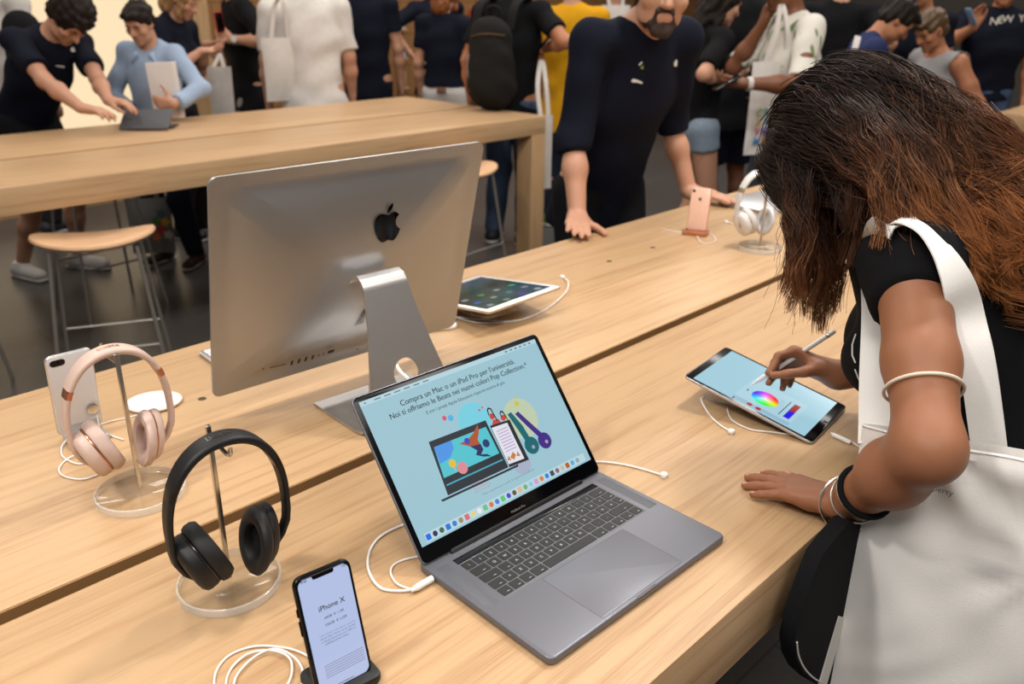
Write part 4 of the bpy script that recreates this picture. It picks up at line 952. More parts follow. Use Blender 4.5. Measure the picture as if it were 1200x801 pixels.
def person(name, label, x, y, face, h=1.75, skin=None, res=.009, fem=False, lean=0., tilt=0., twist=0., head=(0, 0, 0), arms=None, stance=.11, feet=None, pelvis=(0, 0, 0), slim=1., group=None,
           tee=None, sleeve=.55, hem=.12, trousers=None, tlen=1., shoe=None, hair=('short', None), face_parts=False, beard=None, neckdir=.15, wr=.006, wseed=0., hand_fat=1.08, shirt_name='t_shirt', trouser_name='trousers', tank=False, head_at=None):
    s = h/1.75; skin = skin or SKIN
    root = thing(name, label, 'person', (x, y, 0), 0, group)
    yaw = math.atan2(face[1], face[0])-PI/2
    RZ = np.array([[math.cos(yaw), -math.sin(yaw), 0], [math.sin(yaw), math.cos(yaw), 0], [0, 0, 1]])
    base = np.array([x, y, 0.])
    def W2(p): return RZ@p                                  # person frame (x right, y front) -> root frame
    def Wl(p): return np.asarray(p, float)-base             # world -> root frame
    J = {}
    pel = np.array([pelvis[0], pelvis[1], .93*s+pelvis[2]])
    RL = rotm((1, 0, 0), -lean)@rotm((0, 1, 0), tilt)
    RT = RL@rotm((0, 0, 1), twist)
    f = lambda p, R=RL: pel+R@(np.array(p, float)*s)
    sw = (.165 if fem else .185)*slim; neck = f((0, .0, .535), RT)
    shl, shr = f((-sw, 0, .485), RT), f((sw, 0, .485), RT)
    fr = RT@np.array([0, 1., 0])
    hp, hy, hr = head
    RH = RT@rotm((0, 0, 1), hy)@rotm((1, 0, 0), -hp)@rotm((0, 1, 0), hr)
    nd = nrm(RT@np.array([0, neckdir+.55*math.sin(hp), 1.]))
    hc = neck+nd*.085*s+RH@np.array([0, .012, .085])*s
    if head_at is not None: hc = RZ.T@(np.asarray(head_at, float)-base)
    T = lambda p: W2(p)
    Rw = RZ@RH
    P = []
    cw, wst, hw = (.142, .118, .158) if fem else (.162, .142, .160)
    cw *= slim; wst *= slim; hw *= slim
    frw = RZ@fr; frp = RZ@(RL@np.array([0, 1., 0]))
    def torso(infl, lowz=-.02, lowr=None, k=.05):
        q = [cap(T(f((0, .005, .30))), T(f((0, 0, .40), RT)), cw*s+infl, (cw-.012)*s+infl, k, (frp, .70)),
             cap(T(f((0, 0, lowz))), T(f((0, 0, .10))), (lowr or hw)*s+infl, wst*s+infl, k, (frp, .72)),
             cap(T(f((0, 0, .10))), T(f((0, .005, .30))), wst*s+infl, cw*s+infl, k, (frp, .74)),
             cap(T(shl), T(shr), .052*s+infl, .052*s+infl, .04), cap(T(neck-nd*.02), T(f((0, -.01, .40), RT)), .062*s+infl, .10*s+infl, .05, (frw, .8))]
        if fem: q += [ell(T(f((x_, .085*slim, .335), RT)), np.array([.056, .050, .058])*s+infl, RZ@RT, .03) for x_ in (-.062, .062)]
        return q
    P += torso(0.)
    P.append(cap(T(neck-nd*.03), T(hc+RH@np.array([0, -.02, -.06])*s), (.050 if fem else .058)*s, (.046 if fem else .054)*s, .03))
    hps, HL = head_prims(T(hc), Rw, s, fem); P += hps
    J['hips'] = []
    feet = feet or ((-stance, 0, 0), (stance, 0, 0))
    ank = []
    for i, sx in ((0, -1), (1, 1)):
        hipp = pel+np.array([sx*.088*s, 0, -.03*s]); an = np.array([feet[i][0], feet[i][1], .075*s+feet[i][2]])
        kn, an = ik(hipp, an, .43*s, .41*s, (0, 1, 0)); ank.append((hipp, kn, an))
        P += [cap(T(hipp), T(kn), .086*s*slim, .054*s, .04), cap(T(kn), T(kn*.62+an*.38+np.array([0, -.012, 0])), .052*s, .052*s, .03), cap(T(kn*.62+an*.38+np.array([0, -.012, 0])), T(an), .052*s, .034*s, .03),
              cap(T(an+np.array([0, -.03, -.035*s])), T(an+np.array([sx*.02, .14*s, -.05*s])), .034*s, .026*s, .02)]
    J['legs'] = ank
    # arms: each (wrist in world, elbow hint in person frame, finger dir world, palm normal world, thumb side world, curls) or None = hanging
    AR = {}
    arms = arms or {}
    for key, sh, sx in (('L', shl, -1), ('R', shr, 1)):
        a = arms.get(key) or {}
        shw = T(sh)
        if 'w' in a: tgt = Wl(a['w'])
        else: tgt = T(sh+np.array([sx*.06, .06+.0*lean, -.535])*s)
        hint = np.array(a['hintw'], float) if 'hintw' in a else RZ@np.array(a.get('hint', (sx*.35, -1, -.2)), float)
        el, wrp = ik(shw, tgt, .295*s*a.get('al', 1.), .255*s*a.get('al', 1.), hint)
        fd = nrm(a['fd']) if 'fd' in a else nrm(wrp-el); pn = nrm(a['pn']) if 'pn' in a else RZ@np.array([-sx*.9, -.1, 0]); sd = nrm(a['sd']) if 'sd' in a else RZ@np.array([0, 1., .1])
        ra = .047*slim if fem else .052*slim
        mid = el*.62+wrp*.38
        P += [cap(shw, shw*.45+el*.55, ra*s, (ra-.003)*s, .035), cap(shw*.45+el*.55, el, (ra-.003)*s, .0355*s*slim, .02), cap(el, mid, .0365*s*slim+a.get('fr', 0)*.4, .0385*s*slim+a.get('fr', 0), .030), cap(mid, wrp, .0385*s*slim+a.get('fr', 0), .0265*s, .03), cap(wrp, wrp+fd*.02*s, .0265*s, .024*s, .015, (pn, .78))]
        HP_ = hand_prims(wrp, fd, pn, sd, a.get('curls', (.35, .4, .45, .5)), s*a.get('hs', .94 if fem else 1.), a.get('thumb', (.75, .25)), hand_fat, a.get('spread', .12)); P += HP_; J['hand'+key] = ([HP_[6+3*i+2] for i in range(4)]+[HP_[-1]], pn)
        AR[key] = (shw, el, wrp)
    J.update(arms=AR, head=T(hc), HL=HL, Rw=Rw, neck=T(neck), T=T, f=f, s=s, frp=frp, frw=frw, pel=pel, RZ=RZ, base=base, torso=torso, ank=ank, hc=hc, root=root, RT=RT, RL=RL, nd=nd)
    bd = fobj('body', P, res, skin, root); J['body'] = bd
    up = RZ@(RL@np.array([0, 0, 1.])); rs = max(res, .008)
    if tee:
        hemp = T(f((0, 0, -hem))); q = torso(.015, -hem-.05, hw+(.016 if hem < .2 else .05))
        q[1]['clip'] = [(hemp, -up)]
        for key in 'LR':
            shw, el, wrp = AR[key]
            if tank: continue
            if sleeve < .3: e = shw+(el-shw)*sleeve; q.append(cap(shw, e+(el-shw)*.1, .060*s*slim, .058*s*slim, .03, None, [(e, (el-shw)+np.array([0, 0, .04]))]))
            elif sleeve <= 1: e = shw+(el-shw)*sleeve; q.append(cap(shw, e+(el-shw)*.1, .064*s*slim, (.062 if sleeve < .8 else .054)*s*slim, .03, None, [(e, el-shw)]))
            else: e = el+(wrp-el)*(sleeve-1); q += [cap(shw, el, .066*s*slim, .060*s*slim, .03), cap(el, e+(wrp-el)*.08, .060*s*slim, .052*s*slim, .02, None, [(e, wrp-el)])]
        nb = T(neck)+RZ@nd*.035*s
        q.append(ell(nb, np.array([.064, .064, .056])*s*(1.5 if tank else 1), RZ@RT, .006, 'sub'))
        if tank:
            for key in 'LR': q.append(ell(AR[key][0]+(AR[key][0]-T(neck))*.12, np.array([.066, .075, .085])*s, RZ@RT, .006, 'sub'))
        J['tee'] = fobj(shirt_name, q, rs, tee, root, wrinkle(wr, 15, 19, wseed))
    if trousers:
        wtop = min(.07, -hem+.12) if tee and lean < .2 else .07
        q = [cap(T(f((0, 0, -.02))), T(f((0, 0, .06))), hw*s+.008, (wst+.002)*s+.006, .04, (frp, .72), [(T(f((0, 0, wtop))), up)])]
        for hipp, kn, an in ank:
            hipw, knw, anw = T(hipp), T(kn), T(an)
            if tlen <= .5: e = hipw+(knw-hipw)*tlen*2; q.append(cap(hipw, e+(knw-hipw)*.15, .100*s*slim, .088*s*slim, .03, None, [(e, knw-hipw), (T(f((0, 0, wtop))), up)]))
            else: e = knw+(anw-knw)*(tlen*2-1); q += [cap(hipw, knw, .093*s*slim, .081*s, .03, None, [(T(f((0, 0, wtop))), up)]), cap(knw, e+(anw-knw)*.08, .080*s, .060*s, .02, None, [(e, anw-knw)])]
        J['trs'] = fobj(trouser_name, q, rs, trousers, root, wrinkle(.0028, 17, 15, wseed+2))
    if shoe:
        for i, (hipp, kn, an) in enumerate(ank):
            sx = (-1, 1)[i]; z = an[2]-.075*s
            q = [cap(T(np.array([an[0], an[1]-.045*s, z+.042*s])), T(np.array([an[0]+sx*.03*s, an[1]+.155*s, z+.034*s])), .044*s, .040*s, .03, None, [(np.array([0, 0, z+.002]), (0, 0, -1))]), cap(T(np.array([an[0], an[1]-.01, z+.05*s])), T(an+np.array([0, -.005, .012])), .046*s, .043*s, .03, None, [(T(an)+np.array([0, 0, .02]), (0, 0, 1))])]
            so = fobj('shoe', q, .008, shoe, root)
            q = [cap(T(np.array([an[0], an[1]-.047*s, z+.012])), T(np.array([an[0]+sx*.03*s, an[1]+.158*s, z+.012])), .046*s, .043*s, .01, (np.array([0, 0, 1.]), .4), [(np.array([0, 0, z+.001]), (0, 0, -1))])]
            fobj('sole', q, .007, SHOEW, so)
    st, hm = hair
    if hm:
        e = lambda x_, y_, z_, rx, ry, rz, k=.02, op='add': ell(HL(x_, y_, z_), np.array([rx, ry, rz])*s, Rw, k*s, op)
        if st in ('short', 'curly', 'crop'):
            th = {'short': .010, 'curly': .022, 'crop': .006}[st]
            q = [e(0, -.016, .042, .074+th, .096+th, .085+th), e(0, -.055, -.02, .068+th*.6, .05+th*.5, .06), e(0, .085, -.035, .075, .075, .078, .015, 'sub'), e(0, .09, .02, .055, .05, .04, .012, 'sub')]
            if st == 'curly': q += [ell(HL(.082*math.cos(a+b)*math.cos(b), -.015+.108*math.sin(a+b)*math.cos(b), .055+.092*math.sin(b)), np.array([.022, .022, .020])*s, Rw, .006) for a in np.arange(0, 6.2, .42) for b in (.15, .55, .95, 1.3)]
            if st == 'short': q += [ell(HL(.02*i, .068, .085), np.array([.022, .03, .022])*s, Rw, .015) for i in (-2, -1, 0, 1, 2)]
        elif st == 'long':
            q = [e(0, -.016, .042, .088, .108, .096), e(0, .10, -.03, .068, .085, .085, .015, 'sub')]
            q += [cap(HL(0, -.075, .0), HL(0, -.085, -.24), .075*s, .055*s, .04), cap(HL(.07, -.02, .0), HL(.075, -.02, -.2), .028*s, .02*s, .03), cap(HL(-.07, -.02, .0), HL(-.075, -.02, -.2), .028*s, .02*s, .03)]
        elif st == 'bob':
            q = [e(0, -.016, .042, .088, .108, .096), cap(HL(0, -.06, .0), HL(0, -.06, -.09), .082*s, .075*s, .03), e(0, .10, -.03, .068, .085, .085, .015, 'sub'), cap(HL(.068, .03, .02), HL(.068, .055, -.10), .026*s, .018*s, .02), cap(HL(-.068, .03, .02), HL(-.068, .055, -.10), .026*s, .018*s, .02)]
        fobj('hair', q, min(rs, .008), hm, root, wrinkle(.0055 if st != 'crop' else .002, 90, 55, wseed))
    lids = face_parts and hp+lean > .3
    if face_parts:
        Mh = Matrix([[*Rw[0], 0], [*Rw[1], 0], [*Rw[2], 0], [0, 0, 0, 1]])
        for sx in (-1, 1):
            if lids:
                bm = B(); tube(bm, [HL(sx*.020, .0870, -.001), HL(sx*.031, .0895, -.005), HL(sx*.044, .0835, -.002)], [.0010*s, .0018*s, .0012*s], 6); obj('eyelashes', bm, HAIRD, root)
            else:
                bm = B(); ball(bm, HL(sx*.032, .0745, .003), .0120*s, 12); ey = obj('eye', bm, EYEW, root)
                bm = B(); ball(bm, HL(sx*.032, .0822, .002), .0060*s, 10); obj('iris', bm, IRIS, ey)
            bm = B(); tube(bm, [HL(sx*.014, .094, .020), HL(sx*.03, .096, .026), HL(sx*.05, .084, .021)], [.003*s, .0042*s, .002*s], 6); obj('eyebrow', bm, hm or HAIRD, root)
        fobj('lips', [cap(HL(-.019, .0905, -.0525), HL(.019, .0905, -.0525), .0055*s, .0055*s, .004), cap(HL(-.013, .0900, -.063), HL(.013, .0900, -.063), .0065*s, .0065*s, .004)], .0025, LIP, root)
    if beard:
        e = lambda x_, y_, z_, rx, ry, rz, k=.02, op='add': ell(HL(x_, y_, z_), np.array([rx, ry, rz])*s, Rw, k*s, op)
        q = [e(0, .035, -.072, .0605, .056, .040), cap(HL(-.012, .080, -.100), HL(.012, .080, -.100), .0205*s, .0205*s, .02), cap(HL(-.020, .090, -.045), HL(.020, .090, -.045), .0085*s, .0085*s, .008), cap(HL(-.022, .088, -.046), HL(-.030, .076, -.075), .010*s, .011*s, .01), cap(HL(.022, .088, -.046), HL(.030, .076, -.075), .010*s, .011*s, .01),
             e(0, .10, -.0575, .0195, .03, .0100, .004, 'sub'), e(0, -.06, -.06, .2, .075, .2, .01, 'sub'), e(-.055, .06, -.045, .03, .05, .034, .012, 'sub'), e(.055, .06, -.045, .03, .05, .034, .012, 'sub')]
        fobj('beard', q, .004, beard, root, wrinkle(.0012, 160, 150))
    return J
def tote(label, top, wdir, w, h, m, strap=None, th=.035, grp=None, name='tote_bag'):
    """soft bag hanging from point top (centre of its mouth); wdir = horizontal direction of its width"""
    top = np.asarray(top, float); wd = nrm(np.array([wdir[0], wdir[1], 0])); nn = np.array([-wd[1], wd[0], 0])
    t = thing(name, label, 'bag', (top[0], top[1], top[2]-h), 0, grp)
    bm = B(); rg = []
    nu, nv = 18, 16
    for j in range(nv+1):
        v = j/nv; ring = []
        for sgn in (1, -1):
            for i in range(nu+1):
                u = i/nu if sgn == 1 else 1-i/nu
                b = th*math.sin(PI*min(1, max(0, u)))**.6*(.25+.75*math.sin(PI*min(1, .12+.88*v)))+.003*math.sin(18*u+9*v)*v
                ww = w*(1-.10*v*(1-v)-.04*v)
                p = wd*((u-.5)*ww)+nn*(b*sgn)+np.array([0, 0, h*(1-v)])
                ring.append(tuple(p))
        rg.append(ring)
    rings(bm, rg, None, False, True); obj('sack', bm, m, t)
    for sgn in ((1, -1) if strap is not None else ()):
        pts = [wd*(-.22*w)+nn*sgn*.006+np.array([0, 0, h-.01]), *[np.asarray(p, float)-np.array([top[0], top[1], top[2]-h])+nn*sgn*.004 for p in strap], wd*(.22*w)+nn*sgn*.006+np.array([0, 0, h-.01])]
        bm = B(); ribbon(bm, smooth_path(pts, 6), tuple(wd), .026, .002); obj('strap', bm, m, t)
    return t
# ================================================================== PEOPLE ROUND THE FAR TABLE AND THE WALL
PR = np.array([.70, -.714, 0]); TOCAM = -HF; AWAY = HF.copy()
def mixd(*w): return nrm(PR*w[0]+AWAY*w[1])
def at(px, py, d): p = G(px, py, d); return p[0], p[1]
DOWN = np.array([0, 0, -1.])
def badge(J, name, pt, r, n, m, poly=None):
    """small printed or pinned mark lying on a shirt"""
# helper leaning over the far table
x, y = at(33, 120, 4.95)
J1 = person('person', 'curly-haired helper in navy tee leaning over the far table to type', x, y, mixd(.93, -.36), 1.80, SKIN, .007, False, .62, 0, -.15, (.42, .05, 0),
    arms={'R': dict(w=Z(116, 148, .972), fd=mixd(1, -.1)*1+DOWN*.15, pn=DOWN, sd=AWAY, hint=(.8, -.2, -.8), curls=(.2, .25, .3, .3)), 'L': dict(w=Z(138, 140, .99), fd=mixd(1, -.2)+DOWN*.15, pn=DOWN, sd=-AWAY, hint=(-.6, -.5, -.5), curls=(.25, .3, .3, .3))},
    feet=((-.12, .02, 0), (.14, -.14, 0)), tee=NAVY, sleeve=.72, hem=.15, trousers=BLKC, tlen=.5, shoe=SHOEW, hair=('curly', HAIRD), face_parts=True, pelvis=(0, -.05, -.03))
# boy with the box
x, y = at(186, 120, 5.2)
STRIPE = mat('blue_stripe_shirt', (150, 168, 192), .8, noise=.16, nscale=55, stretch=(14, 14, .25), spec=.2)
J2 = person('person', 'boy in blue striped shirt hugging a white box, looking down', x, y, mixd(-.22, -1), 1.55, SKIN, .007, False, .05, -.03, 0, (.42, .0, 0),
    arms={'L': dict(w=G(203, 122, 4.84), fd=mixd(-1, .12)+np.array([0, 0, .10]), pn=AWAY, sd=np.array([0, 0, 1.]), hint=(-.9, .1, -.7), curls=(.35, .4, .4, .45), thumb=(.4, .1)), 'R': dict(w=G(150, 128, 5.05), hint=(1, -.4, -.3))},
    tee=STRIPE, sleeve=1.86, hem=.14, trousers=DENIMD, shoe=SHOEBR, hair=('short', HAIRD), face_parts=True, shirt_name='shirt', slim=.92)
bx = G(194, 108, 4.95)
q = [cap(J2['T'](J2['f']((x_, y_, z_))), J2['T'](J2['f']((x2, y2, z2))), .016, .012, .01, None) for x_, y_, z_, x2, y2, z2 in ((-.062, .0, .545, -.055, .085, .49), (.062, .0, .545, .055, .085, .49), (-.055, .085, .49, -.085, .095, .455), (.055, .085, .49, .085, .095, .455), (-.062, .0, .545, 0, -.07, .55), (.062, .0, .545, 0, -.07, .55))]
fobj('collar', q, .006, STRIPE, J2['root'])
t = thing('product_box', 'white flat product box held by the boy in blue striped shirt', 'box', (bx[0], bx[1], max(bx[2]-.16, TZ+.006)), math.atan2(-mixd(-.2, -1)[1], -mixd(-.2, -1)[0])-PI/2)
bm = B(); slab(bm, .168, .30, .004, -.02, .02, .002, 0, 0, Matrix.Translation((0, 0, .155)) @ Matrix.Rotation(math.radians(-3), 4, 'Y') @ Matrix.Rotation(PI/2, 4, 'X')); obj('box_body', bm, mat('box_white', (214, 204, 196), .5), t)
bm = B(); slab(bm, .164, .296, .004, .0195, .0208, .0003, 0, 0, Matrix.Translation((0, 0, .155)) @ Matrix.Rotation(math.radians(-3), 4, 'Y') @ Matrix.Rotation(PI/2, 4, 'X')); obj('lid', bm, mat('box_lid', (222, 214, 208), .45), t)
# tablet with folded keyboard in front of the helper
q = Z(172, 152)
t = thing('tablet', 'dark grey tablet in a keyboard cover under the helper\'s hands', 'tablet', q, math.atan2(mixd(.99, .1)[1], mixd(.99, .1)[0]))
bm = B(); slab(bm, .25, .17, .008, -.004, .004, .001, 0, .085, Matrix.Translation((.0, -.05, .012)) @ Matrix.Rotation(math.radians(28), 4, 'X')); obj('cover', bm, mat('slate', (74, 74, 78), .6), t)
bm = B(); slab(bm, .25, .13, .008, .0005, .007, .002, 0, .10); obj('keyboard', bm, mat('slate_dark', (40, 40, 44), .6), t)
# tall person in white at the frame edge with a dark strap
x, y = at(8, 60, 5.9)
person('person', 'person in white shirt with a dark bag strap behind the curly-haired helper', x, y, mixd(.5, 1), 1.86, SKIN, .010, tee=WHTC, hem=.18, trousers=CHAR, shoe=SHOEB, hair=('short', HAIRD), wseed=1.)
a = G(30, -10, 5.72); b = G(8, 30, 5.66)
t = thing('backpack', 'dark backpack worn by the person in white at the frame edge', 'bag', (a[0]-.05, a[1]-.1, .98), math.atan2(-HF[0], HF[1]))
fobj('bag_body', [cap((0, -.09, .12), (0, -.09, .38), .13, .12, .03, (np.array([0, 1., 0]), .6))], .01, cloth('pack_black', (26, 26, 28)), t)
# woman behind the boy
x, y = at(197, 60, 5.85)
J4 = person('person', 'woman in navy tee with blond bob behind the boy, holding a small device', x, y, mixd(.95, -.2), 1.70, SKIN, .009, True, .12, 0, 0, (.5, 0, 0),
    arms={'R': dict(w=G(236, 60, 5.70), fd=mixd(1, .1), pn=np.array([0, 0, 1.]), sd=AWAY, hint=(.6, -.5, -.6)), 'L': dict(w=G(241, 52, 5.9), fd=mixd(1, .1), pn=np.array([0, 0, 1.]), sd=-AWAY, hint=(-.4, -.5, -.6))},
    tee=NAVY, sleeve=.6, trousers=CHAR, shoe=SHOEB, hair=('bob', HAIRL), wseed=2.)
# man in black with watch and red phone
x, y = at(286, 60, 6.75)
J5 = person('person', 'man in black tee with a big watch holding a red phone', x, y, mixd(-.62, -.35), 1.82, SKIN, .009, False, .04, 0, 0, (.5, 0, 0),
    arms={'L': dict(w=G(271, 46, 6.46), fd=mixd(-.8, .1)+np.array([0, 0, .35]), pn=AWAY, sd=np.array([0, 0, 1.]), hint=(-.9, -.6, -.8), curls=(.6, .65, .7, .7)), 'R': dict(w=G(262, 62, 6.8), fd=mixd(-1, 0), pn=AWAY, sd=np.array([0, 0, 1.]), hint=(.5, -.5, -.8))},
    tee=BLKC, sleeve=.75, hem=.2, trousers=GREYC, shoe=SHOEB, hair=('crop', HAIRD), wseed=3., slim=1.05)
shw, el, wr_ = J5['arms']['L']; ud = nrm(wr_-el)
bm = B(); tube(bm, [Vector(J5['base']+wr_-ud*.045+RW) for RW in [frame_of(ud)[0]*0]]+[Vector(J5['base']+wr_-ud*.015)], .036, 16)
wt = obj('wrist_watch', bm, mat('watch_silver', (170, 168, 160), .3, .8)); tag(wt, 'round silver watch on the wrist of the man in black tee', 'watch')
c = J5['base']+wr_-ud*.03-HF*.037
bm = B(); lathe(bm, [(.0001, -.004), (.021, -.004), (.021, .004), (.018, .005), (.0001, .005)], 20, local_frame(c, PR, np.cross(-HF, PR), -HF)); obj('watch_face', bm, mat('watch_white', (216, 214, 206), .3), wt)
p = G(257, 26, 6.42)
t = thing('smartphone', 'red phone held up by the man in black tee', 'phone', p, .2); bm = B(); slab(bm, .07, .14, .009, -.004, .004, .0015, 0, 0, Matrix.Rotation(-.1, 4, 'Y') @ Matrix.Rotation(PI/2, 4, 'X')); obj('case', bm, mat('case_red', (188, 40, 30), .4), t)
bm = B(); slab(bm, .064, .13, .008, .0036, .0046, .0003, 0, 0, Matrix.Rotation(-.1, 4, 'Y') @ Matrix.Rotation(PI/2, 4, 'X')); obj('screen', bm, BLACKGLASS, t)
tote('white carrier bag hanging at the black-tee man\'s side, before the wood stile', G(256, 78, 6.35), mixd(.9, .3), .17, .48, WHTC, [G(256, 66, 6.4), G(258, 64, 6.4)])
# white tee from behind with tote
x, y = at(365, 70, 6.05)
J6 = person('person', 'person in long loose white tee seen from behind, bending forward', x, y, mixd(-.25, 1), 1.84, SKIN, .009, False, .12, -.04, 0, (.3, 0, 0),
    arms={},
    tee=WHTC, sleeve=.85, hem=.28, trousers=BLKC, shoe=SHOEB, hair=('short', HAIRD), slim=1.15, wseed=4., wr=.007)
tote('white cloth tote on the arm of the person in long white tee', G(327, 44, 5.9), mixd(.75, .5), .25, .40, WHTC, [G(322, 6, 5.9), G(332, 4, 5.9)])
# navy man, arm hanging
x, y = at(430, 60, 6.95)
J7 = person('person', 'man in navy tee and charcoal trousers with one arm hanging, before the wood wall', x, y, mixd(-.12, 1), 1.86, SKIN, .009, False, 0, 0, 0, (.1, 0, 0),
    arms={}, tee=NAVY, sleeve=.62, hem=.16, trousers=CHAR, shoe=SHOEB, hair=('short', HAIRD), wseed=5., slim=.95)
# pair beyond the table end
x, y = at(512, 60, 8.0)
person('person', 'person in dark navy tee standing behind the red-haired woman', x, y, mixd(-.5, 1), 1.80, SKIN, .010, False, .05, 0, 0, (.2, 0, 0),
    arms={'L': dict(w=G(480, 62, 7.8), hint=(-1, -.2, -.4))}, tee=NAVY, sleeve=.7, hem=.2, trousers=DENIM, shoe=SHOEB, hair=('short', HAIRD), wseed=6.)
x, y = at(520, 70, 6.9)
J8 = person('person', 'red-haired woman in navy tee and white jeans, seen from behind', x, y, mixd(.25, 1), 1.70, SKIN, .009, True, .02, 0, 0, (.15, -.3, 0),
    arms={},
    tee=NAVY, sleeve=.62, hem=-.025, trousers=cloth('white_denim', (200, 196, 192), .12, 60), shoe=SHOEW, hair=('bob', HAIRR), wseed=7., trouser_name='jeans')
bm = B(); pc = J8['base']+J8['T'](J8['f']((.02, -.135, .0))); slab(bm, .075, .045, .004, -.003, .003, .001, 0, 0, local_frame(pc, J8['RZ'][:, 0], (0, 0, 1), -J8['frp']))
o = obj('leather_patch', bm, mat('leather', (120, 86, 66), .6)); o.parent = J8['root']; o.location = Vector(-J8['base'])
# backpack man at the table end
x, y = at(598, 80, 5.75)
J9 = person('person', 'man in black tee wearing a black backpack beside the table end', x, y, mixd(.35, .95), 1.84, SKINT, .008, False, .05, 0, 0, (.3, 0, 0),
    arms={'R': dict(w=G(640, 56, 5.72), fd=mixd(.5, .8)+np.array([0, 0, .3]), pn=-PR, sd=np.array([0, 0, 1.]), hint=(.9, -.7, -.6), curls=(.5, .5, .5, .5)), 'L': dict(w=G(552, 116, 5.9), hint=(-.5, -1, -.2))},
    tee=BLKC, sleeve=.66, hem=.14, trousers=DENIM, shoe=SHOEB, hair=('short', HAIRD), wseed=8., trouser_name='jeans')
bp = G(580, 118, 5.52)
PACK = cloth('pack_charcoal', (32, 31, 30))
t = thing('backpack', 'black backpack with white-edged side pocket on the man at the table end', 'bag', bp, math.atan2(mixd(.35, .95)[1], mixd(.35, .95)[0])-PI/2)
fobj('bag_body', [cap((-.02, 0, .10), (-.03, .0, .36), .165, .14, .05, (np.array([0, 1., 0]), .62)), cap((-.02, -.07, .12), (-.02, -.06, .26), .12, .11, .04, (np.array([0, 1., 0]), .5))], .009, PACK, t, wrinkle(.004, 20, 24))
bm = B(); tube(bm, smooth_path([(-.06, .02, .47), (-.05, 0, .54), (.02, 0, .545), (.03, .02, .47)], 6), .010, 8); obj('grab_handle', bm, PACK, t)
for sx in (.07, -.16):
    bm = B(); ribbon(bm, smooth_path([(sx, .06, .42), (sx+.02, .10, .555), (sx+.045, .22, .60), (sx+.05, .34, .52)], 6), (1, 0, 0), .055, .010); obj('shoulder_strap', bm, PACK, t)
bm = B(); ribbon(bm, [(-.155, -.03, .30), (-.165, -.05, .20), (-.14, -.07, .06)], (.3, -1, 0), .022, .004); obj('pocket_edge', bm, mat('pocket_white', (150, 150, 156), .6), t)
bm = B(); tube(bm, smooth_path([(-.13, -.07, .38), (-.02, -.115, .40), (.09, -.07, .39)], 6), .004, 6); obj('zip', bm, mat('zip_bronze', (96, 76, 40), .4, .7), t)
p = G(641, 46, 5.6); t = thing('smartphone', 'dark phone in the raised hand of the backpack man', 'phone', p, .9); bm = B(); slab(bm, .07, .14, .009, -.004, .004, .0015, 0, 0, Matrix.Rotation(-.9, 4, 'X')); obj('case', bm, mat('phone_frame', (26, 25, 26), .18, .6), t)
bm = B(); slab(bm, .064, .13, .008, .0036, .0046, .0003, 0, 0, Matrix.Rotation(-.9, 4, 'X')); obj('screen', bm, BLACKGLASS, t)
tb = G(638, 135, 5.45)
tote('folded white bag hanging on the forearm of the backpack man beside the table end', tb, mixd(.9, .3), .115, .46, WHTC, [G(630, 100, 5.5), G(635, 70, 5.6), G(640, 100, 5.5)], .022)
# yellow tee
x, y = at(668, 70, 6.25)
J10 = person('person', 'person in mustard yellow tee and dark jeans seen from behind', x, y, mixd(.12, 1), 1.80, SKIN, .009, False, .02, 0, 0, (.1, 0, 0),
    arms={'L': dict(w=G(650, 60, 6.5), hint=(-1, -.3, -.3))}, tee=YELC, sleeve=.7, hem=.26, trousers=DENIMD, shoe=SHOEG, hair=('short', HAIRD), wseed=9., trouser_name='jeans')
x, y = at(722, 40, 7.6)
person('person', 'person in dark tee beyond the yellow tee, carrying white straps', x, y, mixd(-.2, 1), 1.76, SKIN, .010, tee=BLKC, trousers=CHAR, shoe=SHOEB, hair=('short', HAIRB), wseed=10.)
tote('white bag slung behind the employee\'s shoulder, only its top showing', G(722, 6, 7.42), mixd(1, .1), .24, .36, WHTC, [G(710, -34, 7.45), G(730, -34, 7.45)])
# ================================================================== EMPLOYEE AT THE TABLE EDGE
x, y = 2.415, 1.915
EM = nrm(np.array([-.30, -.954, 0]))
J11 = person('person', 'bearded employee in navy long-sleeved top leaning both hands on the table', x, y, EM, 1.86, SKIN, .0055, False, .35, 0, 0, (-.16, -.42, .06),
    arms={'R': dict(w=np.array([2.065, 1.72, .953]), fd=np.array([-.75, -.66, -.07]), pn=DOWN, sd=np.array([1., 0, 0]), hint=(.0, -1, .0), al=.945, curls=((.02, .07, .04), (.02, .06, .04), (.02, .07, .04), (.03, .08, .04)), thumb=(.6, .0), spread=.05), 'L': dict(w=np.array([2.655, 1.69, .953]), fd=np.array([.12, -1, -.07]), pn=DOWN, sd=np.array([-1., 0, 0]), hint=(-.0, -1, .0), al=.96, curls=((.02, .07, .04), (.02, .06, .04), (.02, .07, .04), (.03, .08, .04)), thumb=(.6, .0), spread=.05)},
    tee=NAVY, sleeve=1.18, hem=.16, trousers=BLKC, shoe=SHOEB, hair=('short', HAIRB), face_parts=True, beard=mat('beard', (56, 40, 32), .7, noise=.3, nscale=300, bump=.6, bscale=500), wseed=11., shirt_name='long_sleeved_top', hand_fat=1.0, slim=.90, wr=.005, head_at=(2.325, 1.640, 1.630))
